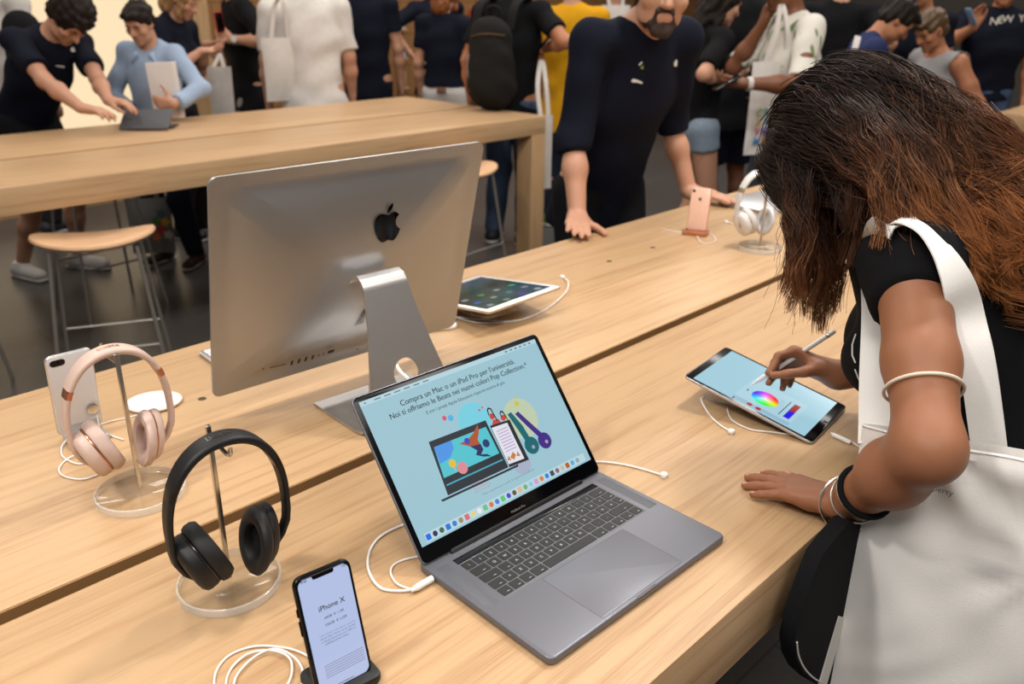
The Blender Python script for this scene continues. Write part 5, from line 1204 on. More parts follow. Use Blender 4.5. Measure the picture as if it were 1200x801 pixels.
def shirt_pin(J, px, py, polys, m, name, size, tiltz=0.):
    """mark on the chest: find the cloth surface along the view ray"""
    me = J['tee'].data; o = Vector(CO)-Vector(J['base']); d = Vector(ray(px, py)).normalized()
    from mathutils.bvhtree import BVHTree
    bvh = BVHTree.FromPolygons([v.co for v in me.vertices], [p.vertices for p in me.polygons])
    loc, nor, _, _ = bvh.ray_cast(o, d)
    if loc is None: return
    up = Vector((0, 0, 1)); nor = (nor-d*.3).normalized(); xx = up.cross(nor).normalized(); yy = nor.cross(xx)
    M = local_frame(loc+nor*.0035, xx, yy, nor); bm = B()
    if isinstance(polys, str): text(bm, polys, 0, 0, None, size, M, 'C')
    else:
        for pl in polys: extr(bm, [(a*size, b*size) for a, b in pl], -.004, .0012, M)
    obj(name, bm, m, J['tee'], False)
PINW = mat('pin_white', (216, 214, 208), .4)
shirt_pin(J11, 791, 74, apple_outline(5), PINW, 'apple_pin', .020)
shirt_pin(J11, 751, 75, [[(-.5, -.1), (.1, .5), (.25, .35), (-.3, -.3)]], PINW, 'pin_badge', .016)
shirt_pin(J11, 752, 78, [[(-.3, -.4), (.4, -.5), (.2, .0), (.4, .3), (.0, .1)]], mat('pin_green', (140, 150, 60), .5), 'pin_badge', .014)
shirt_pin(J11, 746, 95, [[(-.5, .0), (-.35, .22), (.1, .1), (.5, -.06), (.5, -.22), (0, -.1), (-.4, -.1)]], PINW, 'name_tag', .036)
shirt_pin(J1, 85, 58, apple_outline(4), PINW, 'apple_pin', .028)
shirt_pin(J1, 70, 77, [[(-.5, .1), (.5, -.1), (.5, -.22), (-.5, 0)]], PINW, 'name_tag', .045)
# ================================================================== PEOPLE BEYOND THE EMPLOYEE
x, y = at(822, 80, 5.2)
J13 = person('person', 'woman in black tee and cut-off denim shorts behind the employee', x, y, mixd(.9, .25), 1.70, SKIN, .009, True, .06, 0, 0, (.35, 0, 0),
    arms={'R': dict(w=G(847, 92, 5.05), fd=mixd(.8, .1), pn=np.array([0, 0, 1.]), sd=AWAY, hint=(.6, -.7, -.6)), 'L': dict(w=G(850, 88, 5.3), fd=mixd(.8, .1), pn=np.array([0, 0, 1.]), sd=-AWAY, hint=(-.4, -.5, -.6))},
    tee=BLKC, sleeve=.8, hem=.0, trousers=DENIML, tlen=.14, shoe=SHOEW, hair=('long', HAIRD), wseed=12., trouser_name='denim_shorts')
shirt_pin(J13, 812, 45, [[(-.5, -.4), (.5, -.4), (.3, .0), (.1, .1), (.15, .4), (-.15, .4), (-.1, .1), (-.3, 0)]], mat('print_purple', (150, 40, 120), .6), 'shirt_print', .05)
x, y = at(868, 60, 5.9)
person('person', 'tall man in black tee and dark shorts between the shorts woman and the leaf shirt', x, y, mixd(-.3, 1), 1.86, SKIND, .009, False, 0, 0, 0, (.2, 0, 0),
    arms={'R': dict(w=G(893, 100, 5.8), hint=(.6, -.8, -.3)), 'L': dict(w=G(870, 55, 6.1), hint=(-1, -.6, -.5))}, tee=BLKC, sleeve=.7, hem=.2, trousers=cloth('shorts_navy', (26, 28, 40)), tlen=.46, shoe=SHOEB, hair=('crop', HAIRD), wseed=13., trouser_name='shorts', slim=1.08)
# leaf shirt
LEAF = bpy.data.materials.new('leaf_print'); LEAF.use_nodes = True; nt = LEAF.node_tree; b = nt.nodes['Principled BSDF']; L = nt.links
tc = nt.nodes.new('ShaderNodeTexCoord'); mp = nt.nodes.new('ShaderNodeMapping'); mp.inputs['Rotation'].default_value = (.5, .7, .3); mp.inputs['Scale'].default_value = (34, 9, 9)
vo = nt.nodes.new('ShaderNodeTexVoronoi'); vo.inputs['Scale'].default_value = 1.0; rp = nt.nodes.new('ShaderNodeValToRGB'); e = rp.color_ramp.elements
e[0].position = .27; e[0].color = lin((96, 120, 76)); e[1].position = .36; e[1].color = lin((204, 200, 190))
L.new(tc.outputs['Object'], mp.inputs['Vector']); L.new(mp.outputs['Vector'], vo.inputs['Vector']); L.new(vo.outputs['Distance'], rp.inputs['Fac']); L.new(rp.outputs['Color'], b.inputs['Base Color']); b.inputs['Roughness'].default_value = .85
x, y = at(930, 70, 4.75)
J15 = person('person', 'man in palm-leaf shirt holding a dark phone, tote on his shoulder', x, y, mixd(-.85, -.15), 1.80, SKIND, .008, False, .06, 0, 0, (.3, 0, 0),
    arms={'L': dict(w=G(874, 98, 4.38), fd=mixd(-1, .1), pn=np.array([0, 0, 1.]), sd=AWAY, hint=(-.6, -.8, -.9), curls=(.5, .5, .6, .6)), 'R': dict(w=G(893, 30, 4.8), fd=np.array([0, 0, 1.])+PR*.2, pn=PR, sd=-HF, hint=(.6, .3, -1))},
    tee=LEAF, sleeve=.9, hem=.14, trousers=cloth('slate_trousers', (62, 66, 74)), shoe=SHOEW, hair=('crop', HAIRD), wseed=14., shirt_name='shirt', slim=1.05)
p = G(852, 97, 4.33); t = thing('smartphone', 'dark phone held low by the man in palm-leaf shirt', 'phone', p, .9); bm = B(); slab(bm, .07, .14, .009, -.004, .004, .0015, 0, 0, Matrix.Rotation(-.5, 4, 'X')); obj('case', bm, mat('phone_frame', (26, 25, 26), .18, .6), t)
bm = B(); slab(bm, .064, .13, .008, .0036, .0046, .0003, 0, 0, Matrix.Rotation(-.5, 4, 'X')); obj('screen', bm, BLACKGLASS, t)
shw, el, wr_ = J15['arms']['L']; ud = nrm(wr_-el)
bm = B(); tube(bm, [Vector(J15['base']+wr_-ud*.03), Vector(J15['base']+wr_-ud*.005)], .034, 16); tag(obj('wrist_watch', bm, mat('band_pale', (190, 186, 180), .5)), 'pale watch strap on the wrist of the man in palm-leaf shirt', 'watch')
tc_ = G(908, 72, 4.60)
TW_ = mixd(.93, .37)
tt = tote('white tote printed with rows of coloured letters, carried by the leaf-shirt man', tc_, TW_, .27, .47, cloth('tote_white', (214, 208, 202)), [G(909, 40, 4.58), G(916, 5, 4.6), G(923, 40, 4.6)], .02)
nn = np.array([-TW_[1], TW_[0], 0]); nn = -nn if nn@HF > 0 else nn
PM_ = local_frame(nn*.023+np.array([0, 0, 0]), TW_, (0, 0, 1), nn)
for r, (s, cols) in enumerate((('CRE', (150, 176, 60)), ('ATI', (224, 160, 50)), ('VE·', (200, 60, 90)), ('MIX', (60, 130, 190)))):
    for k, ch in enumerate(s):
        cc = [cols, tuple(int(v*.7+40) for v in cols[::-1]), tuple(int(v*.8) for v in cols)][k]
        bm = B(); text(bm, ch, -.075+.048*k, .200-.048*r, .034, .040, PM_, 'C', 0, bold=.02); obj('printed_letter', bm, mat('print_%d_%d_%d' % cc, cc, .7), tt, False)
# crowd on the right
x, y = at(978, 40, 6.3)
person('person', 'person in black tee behind the leaf shirt, arm hanging', x, y, mixd(.3, 1), 1.84, SKIN, .010, False, 0, 0, 0, (.2, 0, 0), arms={'R': dict(w=G(1002, 62, 6.2), hint=(.6, -.8, -.3))}, tee=BLKC, sleeve=.6, trousers=BLKC, shoe=SHOEB, hair=('short', HAIRD), wseed=15., slim=1.1)
x, y = at(996, 60, 5.15)
J17 = person('person', 'short-haired man in blue tee with white strap, head bowed above the long hair', x, y, mixd(.75, -.1), 1.66, SKINT, .008, False, .22, 0, 0, (.6, 0, 0), tee=cloth('royal_cotton', (40, 48, 84)), trousers=DENIM, shoe=SHOEB, hair=('short', HAIRD), wseed=16., face_parts=True)
def cloth_hits(J, pxs, lift):
    from mathutils.bvhtree import BVHTree
    me = J['tee'].data; bvh = BVHTree.FromPolygons([v.co for v in me.vertices], [p.vertices for p in me.polygons]); o = Vector(CO)-Vector(J['base']); out = []
    for px, py in pxs:
        loc, nor, _, _ = bvh.ray_cast(o, Vector(ray(px, py)).normalized())
        if loc is not None: out.append(loc+nor*lift+Vector(J['base']))
    return out
hits = cloth_hits(J17, [(1008-.9*k, 44+3.2*k) for k in range(9)], .006)
if len(hits) > 3: bm = B(); ribbon(bm, hits, tuple(PR), .05, .006); tag(obj('bag_strap', bm, WHTC), 'white strap over the shoulder of the man in blue tee', 'strap')
x, y = at(1082, 60, 6.3)
person('person', 'man in dark navy tee behind the grey tank top', x, y, mixd(-.8, -.3), 1.80, SKINT, .009, False, .1, 0, 0, (.35, 0, 0), tee=NAVY, trousers=DENIM, shoe=SHOEB, hair=('short', HAIRD), wseed=17., face_parts=True)
x, y = at(1102, 100, 5.35)
J18 = person('person', 'woman with cropped brown hair in grey tank top', x, y, mixd(-.95, -.28), 1.56, SKINT, .008, True, .12, 0, 0, (.42, 0, 0),
    arms={'L': dict(w=G(1100, 118, 5.1), fd=mixd(-1, 0), pn=np.array([0, 0, 1.]), sd=AWAY, hint=(-.5, -.9, -.5)), 'R': dict(w=G(1098, 112, 5.5), hint=(.4, -.8, -.4))},
    tee=cloth('grey_marl', (150, 148, 148)), tank=True, hem=.2, trousers=GREYC, shoe=SHOEW, hair=('short', mat('hair_chestnut', (84, 62, 38), .5, noise=.3, nscale=60, bump=.5, bscale=90)), wseed=18., face_parts=True, slim=1.14, shirt_name='tank_top')
bm = B(); p = G(1110, 112, 5.0); slab(bm, .05, .13, .004, -.006, .006, .002, 0, 0, local_frame(p, PR, (0, 0, 1), -HF)); tag(obj('paper_cup', bm, WHTC), 'white folded paper in the hand of the grey tank top woman', 'paper')
x, y = at(1160, 70, 6.9)
J19 = person('person', 'person in navy tee printed with arched pale capitals, and blue jeans', x, y, mixd(-.35, -1), 1.80, SKINT, .009, False, .0, 0, 0, (.1, 0, 0), arms={'R': dict(w=G(1141, 32, 6.6), fd=np.array([0, 0, 1.]), pn=-HF, sd=PR, hint=(1, -.3, -1))}, tee=NAVY, sleeve=.75, hem=.08, trousers=DENIM, shoe=SHOEB, hair=('short', HAIRD), wseed=19., trouser_name='jeans', slim=1.15)
for k, ch in enumerate('NEW YORK'):
    if ch != ' ': shirt_pin(J19, 1164+8.2*k, 30-3.2*math.sin(PI*(k+.5)/8)*1.4, ch, mat('print_cream', (196, 190, 176), .7), 'shirt_lettering', .056)
p = G(1138, 20, 6.53); t = thing('smartphone', 'pale blue phone held up before the arched-capitals tee', 'phone', p, .9); bm = B(); slab(bm, .07, .14, .009, -.004, .004, .0015, 0, 0, Matrix.Rotation(PI/2-.6, 4, 'X')); obj('case', bm, mat('case_pale', (120, 150, 180), .4), t)
x, y = at(1300, 180, 4.3)
person('person', 'person in dark green top cut by the frame before the far oak table end', x, y, mixd(-.6, .6), 1.74, SKIN, .010, False, .35, 0, 0, (.2, 0, 0), arms={'L': dict(w=G(1212, 200, 4.0), hint=(-1, -.5, 0))}, tee=cloth('green_cotton', (30, 48, 42)), sleeve=1.5, hem=.2, trousers=CHAR, shoe=SHOEB, hair=('short', HAIRD), wseed=20.)
# bag with flowers standing among the legs, legs and shoes under the far table come with their owners
tb = G(172, 232, 5.05)
ft = tote('pale grey bag with a flower print hanging among legs under the far table', tb, mixd(1, .2), .26, .34, GREYC, [G(168, 205, 5.05), G(178, 205, 5.05)], .03)
nn = np.array([-mixd(1, .2)[1], mixd(1, .2)[0], 0]); nn = -nn if nn@HF > 0 else nn
FM = local_frame(nn*.036, mixd(1, .2), (0, 0, 1), nn)
for k, (dx_, dz_, c) in enumerate(((.06, .15, (190, 60, 50)), (.09, .20, (210, 160, 60)), (.04, .21, (90, 130, 70)), (.10, .12, (200, 190, 180)), (.075, .25, (70, 110, 120)), (.03, .11, (210, 120, 70)))):
    bm = B(); plate(bm, [(dx_+.026*(1+.25*math.cos(5*a))*math.cos(a), dz_+.026*(1+.25*math.cos(5*a))*math.sin(a)) for a in np.arange(0, 6.28, .3)], .0005*k, FM); obj('printed_flower', bm, mat('flower_%d' % k, c, .7), ft, False)
# ================================================================== THE WOMAN DRAWING ON THE TABLET
FW = nrm(np.array([-.42, .9, 0])); FL = np.array([-.9, -.42, 0])*.993     # her facing, her left
px0 = np.array([1.385, .225, 0])
tip = np.array([1.3125, .668, .961]); pend = D(973, 391, 1.49); pdir = nrm(pend-tip)
WL = Z(993, 590, .956); WR = D(964, 450, 1.525)+pdir*.030
JW = person('person', 'woman with long wavy dark hair tipped caramel, drawing on the tablet with a white stylus', px0[0], px0[1], FW, 1.70, SKINW, .0042, True, .52, .03, 0, (.55, .1, 0),
    arms={'L': dict(w=WL, al=.93, hintw=(-.75, -.62, .05), fd=Z(880, 562, .932)-Z(993, 590, .956), pn=np.array([-.05, -.13, -1]), sd=np.array([1., -.1, 0]), curls=((.06, .10, .05), (.04, .10, .05), (.05, .12, .05), (.08, .10, .05)), thumb=(.80, -.02, .06), hs=.95, spread=.20, fr=.002),
          'R': dict(w=WR, hintw=(.6, -.7, -.5), fd=np.array([-.30, .93, .22]), pn=np.array([-.62, -.10, -.75]), sd=np.array([-.72, .0, .68]), curls=((.75, .85, .35), (.95, .95, .5), (1.2, 1.1, .6), (1.25, 1.1, .6)), thumb=(.72, .65, .35))},
    feet=((-.30, .10, 0), (.12, .0, 0)), tee=BLKC, sleeve=.22, hem=.10, trousers=BLKC, tlen=.46, shoe=SHOEW, hair=('none', None), face_parts=True, pelvis=(0, 0, -.032), head_at=(1.297, .533, 1.380), wr=.0045, trouser_name='shorts', hand_fat=1.0, slim=1.0, wseed=21.)
WB = JW['base']; wroot = JW['root']
def surf(me_obj, px, py):
    from mathutils.bvhtree import BVHTree
    me = me_obj.data; bvh = BVHTree.FromPolygons([v.co for v in me.vertices], [p.vertices for p in me.polygons])
    def f(px, py):
        loc, nor, _, _ = bvh.ray_cast(Vector(CO)-Vector(WB), Vector(ray(px, py)).normalized()); return loc, nor
    return f
# ---- hair: dark under-mass and wavy strands, dark at the root and caramel at the tip
def hair_mat():
    m = bpy.data.materials.new('hair_ombre'); m.use_nodes = True; nt = m.node_tree; b = nt.nodes['Principled BSDF']; L = nt.links
    a = nt.nodes.new('ShaderNodeAttribute'); a.attribute_name = 'tip'
    r = nt.nodes.new('ShaderNodeValToRGB'); e = r.color_ramp.elements
    e[0].position = .30; e[0].color = lin((38, 26, 21)); e[1].position = 1.; e[1].color = lin((166, 104, 58))
    q = e.new(.62); q.color = lin((84, 52, 33))
    L.new(a.outputs['Fac'], r.inputs['Fac']); L.new(r.outputs['Color'], b.inputs['Base Color'])
    b.inputs['Roughness'].default_value = .5; b.inputs['Specular IOR Level'].default_value = .22
    return m
HO = hair_mat()
Hc = np.array([1.297, .533, 1.380])
Rh = JW['Rw']
def hp_(x, y, z): return Hc+Rh@np.array([x, y, z])
def rel3(p): return np.asarray(p, float)-WB
bk1, bk2, bk3 = D(1105, 195, 1.24), D(1165, 262, 1.19), D(1215, 318, 1.15)
SEG = [(hp_(0, -.05, .03), bk1, .080, .074), (bk1, bk2, .074, .064), (bk2, bk3, .064, .050)]
mass = [ell(rel3(hp_(0, -.018, .040)), (.083, .103, .091), Rh, .03), ell(rel3(hp_(0, .115, -.05)), (.062, .085, .10), Rh, .02, 'sub'),
        *[cap(rel3(a_), rel3(b_), ra_, rb_, .05) for a_, b_, ra_, rb_ in SEG], cap(rel3(hp_(-.066, -.01, .0)), rel3(D(1000, 258, 1.21)), .026, .018, .04)]
rng = np.random.default_rng(5)
def bez3(a, b, c, d, t): t = t[:, None]; return a*(1-t)**3+3*b*t*(1-t)**2+3*c*t*t*(1-t)+d*t**3
def push_out(P_, m):
    for a_, b_, ra_, rb_ in SEG:
        ab = b_-a_; t_ = np.clip((P_-a_)@ab/(ab@ab), 0, 1); c_ = a_+t_[:, None]*ab; d_ = P_-c_; l_ = np.linalg.norm(d_, axis=1)+1e-9; r_ = ra_+(rb_-ra_)*t_+m
        k_ = np.where(l_ < r_, r_/l_, 1.); P_ = c_+d_*k_[:, None]
    q_ = (P_-Hc)@Rh-np.array([0, -.018, .040]); e_ = np.linalg.norm(q_/np.array([.086, .106, .094]), axis=1)+1e-9
    k_ = np.where(e_ < 1+m*10, (1+m*10)/e_, 1.); return Hc+(q_*k_[:, None]+np.array([0, -.018, .040]))@Rh.T
guides = []
def root_on_skull(az, el):
    n = np.array([math.cos(el)*math.sin(az), math.cos(el)*math.cos(az), math.sin(el)])     # az from the face direction
    return hp_(*(np.array([.084, .104, .092])*n+np.array([0, -.018, .040]))), Rh@n
def tangent(n, to): v = to-n*(to@n); return nrm(v)
for i in range(330):                                   # crown and back, swept down over the back
    az = rng.uniform(-PI, PI); el_ = math.asin(rng.uniform(0, 1))
    if abs(az) < 1.0 and el_ < .5: el_ += .5
    p, n = root_on_skull(az, el_)
    u, v = rng.uniform(0, 1), rng.uniform(0, 1); e = D(1085+195*u+rng.normal(0, 8), 362-100*v*(.4+.6*u)-60*(1-u)+rng.normal(0, 8), 1.145+.03*v+rng.normal(0, .015))
    tg = tangent(n, nrm(bk1-p)); c1 = p+n*.014+tg*.09; c2 = e+(bk1-bk3)*.55+np.array([0, 0, .025])-HF*.02+rng.normal(0, .012, 3)
    guides.append((p, c1, c2, e, 1., .002+.016*rng.uniform()))
for i in range(110):                                   # camera side, falling on the shoulder
    az = rng.uniform(-2.4, -.9); el_ = rng.uniform(-.1, 1.0)
    p, n = root_on_skull(az, el_)
    u = rng.uniform(0, 1); e = D(1030+120*u+rng.normal(0, 8), 246+80*u+rng.normal(0, 10), 1.115+rng.normal(0, .012))
    tg = tangent(n, nrm(e-p)); c1 = p+n*.020+tg*.06; c2 = e*.55+p*.45+np.array([0, 0, .045])-HF*.03+rng.normal(0, .01, 3)
    guides.append((p, c1, c2, e, .95, .004+.012*rng.uniform()))
for i in range(60):                                    # curtain beside the face, hanging free
    az = rng.uniform(-1.5, .4); el_ = rng.uniform(.1, 1.2)
    p, n = root_on_skull(az, el_)
    q = rng.uniform(0, 1); w_ = rng.uniform(0, 1)
    e = D(922+62*q+rng.normal(0, 6), 288+106*w_*(1-.35*abs(q-.55)/.55), 1.24+.10*q+rng.normal(0, .012))
    c1 = p+n*.02+tangent(n, Rh@np.array([0, 1., -.3]))*.045; c2 = e+np.array([0, 0, .11+.07*w_])+rng.normal(0, .006, 3)
    guides.append((p, c1, c2, e, .8, 0.))
for i in range(24):                                    # curls round the chin and neck
    p, n = root_on_skull(rng.uniform(-1.9, -1.0), rng.uniform(-.3, .4)); e = D(985+45*rng.uniform(), 262+50*rng.uniform(), 1.20+rng.normal(0, .02))
    guides.append((p, p+n*.02, e+np.array([0, 0, .08]), e, .9, .002))
NP = 30; tt_ = np.linspace(0, 1, NP); V = []; F = []; TIPS = []
tcol = []
for gi, (p, c1, c2, e, amt, mg) in enumerate(guides):
    base = bez3(p, c1, c2, e, tt_)
    if mg > 0: base = push_out(base, mg)
    ln_ = np.linalg.norm(np.diff(base, axis=0), axis=1).sum()
    ph, wl, am = rng.uniform(0, 6.28), rng.uniform(.055, .095), rng.uniform(.004, .012)*min(1, ln_/.25)
    s1 = nrm(np.cross(e-p, rng.normal(size=3))); s2 = nrm(np.cross(e-p, s1))
    curl = (am*tt_**1.3)[:, None]*(np.sin(2*PI*ln_*tt_/wl+ph)[:, None]*s1+np.cos(2*PI*ln_*tt_/wl+ph)[:, None]*s2)
    ns_ = 30
    for s in range(ns_):
        off = rng.normal(0, 1, 3)*.0065; off2 = rng.normal(0, 1, 3)*.0055
        jit = rng.uniform(.85, 1.12); k = np.clip(tt_*jit, 0, 1.06)
        ctr = base+curl*rng.uniform(.7, 1.25)+off*(1-tt_)[:, None]**.7+off2*(tt_*(1.4-tt_*.7))[:, None]+0.
        if rng.uniform() < .06: ctr = ctr+(rng.normal(0, .016, 3)*tt_[:, None]**2)
        tan = np.gradient(ctr, axis=0); tan /= np.linalg.norm(tan, axis=1)[:, None]+1e-9
        a1 = np.cross(tan, np.array([.31, .52, .79])); a1 /= np.linalg.norm(a1, axis=1)[:, None]+1e-9; a2 = np.cross(tan, a1)
        r_ = (.00068*(1-.6*tt_))[:, None]
        o = len(V)*NP*3
        ring = np.stack([ctr+r_*(a1*math.cos(q)+a2*math.sin(q)) for q in (0, 2.094, 4.189)], 1)
        V.append(ring.reshape(-1, 3)-WB)
        sh = rng.normal(0, .09); tc_v = np.clip((tt_*amt*min(1.1, ln_/.26))*1.0+sh, 0, 1); tcol.append(np.repeat(tc_v, 3))
V = np.concatenate(V); tcol = np.concatenate(tcol); ns = len(V)//(NP*3)
i = np.arange(NP-1)[:, None]*3; k = np.arange(3)[None, :]; k2 = (k+1) % 3
q1 = np.stack([i+k, i+k2, i+3+k2, i+3+k], -1).reshape(-1, 4)
Fq = (np.arange(ns)[:, None, None]*NP*3+q1[None]).reshape(-1, 4)
me = bpy.data.meshes.new('hair_strands'); me.vertices.add(len(V)); me.vertices.foreach_set('co', V.astype(np.float32).ravel())
me.loops.add(Fq.size); me.loops.foreach_set('vertex_index', Fq.astype(np.int32).ravel()); me.polygons.add(len(Fq)); me.polygons.foreach_set('loop_start', np.arange(0, Fq.size, 4, dtype=np.int32)); me.update(calc_edges=True)
at_ = me.attributes.new('tip', 'FLOAT', 'POINT'); at_.data.foreach_set('value', tcol.astype(np.float32))
hm_ = fobj('hair', mass, .006, HO, wroot, wrinkle(.003, 70, 46, 3.))
av = hm_.data.attributes.new('tip', 'FLOAT', 'POINT')
vz = np.zeros(len(hm_.data.vertices)*3, np.float32); hm_.data.vertices.foreach_get('co', vz); vz = vz.reshape(-1, 3)+WB.astype(np.float32)
dd_ = np.linalg.norm(vz-Hc.astype(np.float32), axis=1); av.data.foreach_set('value', np.clip((dd_-.10)*2.0, 0, .55).astype(np.float32))
hs = obj('hair_strands', me, HO, hm_, True, 0); hs['kind'] = 'stuff'
# ---- stylus in her right hand
t = thing('stylus', 'white stylus held by the long-haired woman over the tablet', 'stylus', tip)
SM = local_frame((0, 0, 0), *[tuple(v) for v in (lambda z: (lambda s_: (s_, np.cross(z, s_), z))(nrm(np.cross(z, [0, 0, 1.]))))(pdir)])
bm = B(); lathe(bm, [(.0006, 0), (.0012, .002), (.0030, .014), (.0042, .020), (.0044, .024), (.0044, .158), (.0001, .158)], 16, SM); obj('barrel', bm, mat('stylus_white', (236, 235, 232), .25), t)
bm = B(); lathe(bm, [(.0045, .1585), (.0046, .1595), (.0046, .1615), (.0045, .1625)], 16, SM); obj('ring', bm, STEEL, t)
bm = B(); lathe(bm, [(.0044, .1626), (.0044, .172), (.0034, .1755), (.0001, .1765)], 16, SM); obj('cap', bm, mat('stylus_cap', (214, 214, 212), .2), t)
# ---- finger nails of the hand resting on the table
NAIL = mat('nail', (196, 140, 120), .25)
segs, pnL = JW['handL']
for i, sg in enumerate(segs):
    d = nrm(sg['b']-sg['a']); up_ = -nrm(pnL-d*(pnL@d)) if i < 4 else nrm(np.array([-.3, -.2, .9])-d*(np.array([-.3, -.2, .9])@d)); sd2 = np.cross(d, up_)
    bm = B(); ball(bm, (0, 0, 0), 1., 10, local_frame(sg['b']-d*.001+up_*sg['rb']*.72, sd2, d, up_) @ Matrix.Diagonal((sg['rb']*.66, sg['rb']*.95, sg['rb']*.32, 1))); obj('nail', bm, NAIL, JW['body'])
# ---- bands on her left arm
shw, el, wr_ = [v for v in JW['arms']['L']]
def band_ring(name, t0, r, rad, m, axis=None, tilt=(0, 0, 0), n=40, parent=None, upper=False, sq=1.):
    a, b = (shw, el) if upper else (wr_, el)
    c = a+(b-a)*t0; ax = nrm((b-a)+np.array(tilt)); s1, s2, _ = frame_of(ax)
    bm = B(); tube(bm, [Vector(c)+s1*rad*math.cos(2*PI*i/n)+s2*rad*sq*math.sin(2*PI*i/n) for i in range(n)], r, 8, False, True)
    return obj(name, bm, m, parent or wroot)
band_ring('arm_elastic', .70, .0022, .0448, mat('elastic_cream', (222, 210, 190), .6), upper=True, tilt=(.02, .0, .0))
band_ring('black_hair_tie', .26, .0048, .0345, BLKC)
band_ring('cord_bracelet', .20, .0030, .0325, mat('cord_beige', (190, 172, 146), .7, bump=.6, bscale=700), tilt=(.03, 0, .02))
band_ring('chain_bracelet', .13, .0016, .034, mat('chain_silver', (190, 186, 178), .25, .9), tilt=(-.05, 0, -.02))
bg = band_ring('silver_bangle', .02, .0021, .040, STEEL, tilt=(-.05, -.02, -.10))
bm = B(); ax = nrm((el-wr_)+np.array([-.05, -.02, -.10])); s1, s2, _ = frame_of(ax); c = Vector(wr_+(el-wr_)*.02)
dn = Vector((-.45, -.5, -.7)); dn = (dn-Vector(ax)*dn.dot(Vector(ax))).normalized(); sd_ = Vector(ax).cross(dn)
for k in range(6): ball(bm, c+(dn*math.cos(.22*(k-2.5))+sd_*math.sin(.22*(k-2.5)))*.041, .0058 if k % 2 else .0048, 10)
obj('bangle_beads', bm, mat('bead_silver', (170, 164, 154), .3, .8), bg)
# ---- print on the front of the tee, stripes and piping on the shorts
sf = surf(JW['tee'], 0, 0)
def on_surface(name, pxs, r, m, parent, f, lift=.002):
    pts = []
    for a, b in zip(pxs, pxs[1:]):
        for j in range(8):
            loc, nor = f(a[0]+(b[0]-a[0])*j/8, a[1]+(b[1]-a[1])*j/8)
            if loc is not None: pts.append(loc+nor*lift)
    if len(pts) > 3: bm = B(); tube(bm, pts, r, 6); obj(name, bm, m, parent)
PRT = mat('print_white', (206, 202, 196), .7)
# ---- tote on her left shoulder
BT = cloth('tote_cotton', (238, 235, 230), .04, 12, .75)
bdir = nrm(np.array([.15, -.989, 0])); bn = np.array([-.989, -.15, 0])
bc = np.array([1.103, .178, 1.082]); BWD, BHT = .40, .44
t = thing('tote_bag', 'white cotton tote bag hanging from the shoulder of the long-haired woman', 'bag', (bc[0], bc[1], bc[2]-BHT))
bm = B(); rg = []; nu, nv = 44, 36
def bag_pt(u, v, sgn):
    edge = math.sin(PI*min(1, max(0, u)))
    b_ = .034*edge**.55*(.18+.82*math.sin(PI*min(1, .08+.72*v)))
    f1 = math.sin(3.2*PI*(u-.18*v))*.006*(.25+v)+math.sin(2*PI*(2.6*u+1.1*v))*.004*v
    rad = 0.
    for u0, v0, am in ((.22, .0, .010), (.80, .0, .012), (.62, .30, .006)):
        r0 = math.hypot(u-u0, (v-v0)*1.1)+1e-3; an = math.atan2(v-v0, u-u0); rad += am*math.sin(9*an)*math.exp(-r0*3.6)*min(1, r0*6)
    fine = .0022*math.sin(24*u+13*v+3*math.sin(7*v))*math.sin(5*u+17*v)
    off = sgn*b_+(f1+rad+fine)*(1 if sgn > 0 else .6)*min(1, edge*2.5)
    w_ = BWD*(1-.03*v-.02*math.sin(PI*v)); z_ = BHT*(1-v)+.058*(1-v)*u-.010*(1-v)*math.sin(PI*u)**2
    return bdir*((u-.5)*w_)+bn*off+np.array([0, 0, z_])
for j in range(nv+1):
    rg.append([tuple(bag_pt(i/nu, j/nv, 1)) for i in range(nu+1)]+[tuple(bag_pt(1-i/nu, j/nv, -1)) for i in range(nu+1)])
rings(bm, rg, None, False, True); obj('sack', bm, BT, t)
bm = B(); tube(bm, [bag_pt(i/40, .004, 1)+bn*.001 for i in range(41)], .0016, 6); obj('hem_seam', bm, BT, t)
def strap_path(ins):
    P_ = [(1024, 520, 1.16), (1025, 440, 1.19), (1027, 370, 1.225), (1026, 310, 1.235), (1031, 270, 1.205), (1046, 259, 1.17), (1062, 259, 1.15), (1083, 270, 1.125), (1101, 291, 1.10), (1113, 312, 1.09), (1123, 336, 1.08), (1133, 370, 1.075), (1142, 410, 1.07), (1150, 460, 1.075), (1159, 528, 1.09)]
    ang = [-80, -78, -70, -75, -115, -140, -155, -172, -190, -205, -218, -230, -240, -250, -260]
    o = np.array([bc[0], bc[1], bc[2]-BHT]); P2 = []
    for k_, (a_, b_, d_) in enumerate(P_):
        dn_ = ray(a_, b_); ds = [d_]
        if k_ > 3:
            for f_ in (sf, sfb):
                loc, nor = f_(a_, b_)
                if loc is not None: ds.append(float((np.array(loc)+WB-CO)@CF)-.010-(.0 if ins else .004))
        P2.append(CO+dn_*min(ds))
    pts = smooth_path([p-o-bn*ins for p in P2], 6)
    wd = []; n = len(pts)
    for i in range(n):
        f = i/(n-1)*(len(ang)-1); a = ang[int(f)]+(ang[min(int(f)+1, len(ang)-1)]-ang[int(f)])*(f-int(f)); wd.append(Vector((math.cos(math.radians(a)), math.sin(math.radians(a)), 0)))
    return pts, wd
sfb = surf(JW['body'], 0, 0)
for ins in (0., .006):
    pts, wd = strap_path(ins); bm = B(); ribbon(bm, pts, wd, .040, .0022); obj('strap', bm, BT, t)
bm = B(); text(bm, 'property', 0, 0, .040, None, local_frame(bag_pt(.215, .135, 1)+bn*.004, bdir, (0, 0, 1), bn), 'L'); 
obj('printed_word', bm, mat('print_grey', (96, 94, 92), .7), t, False)

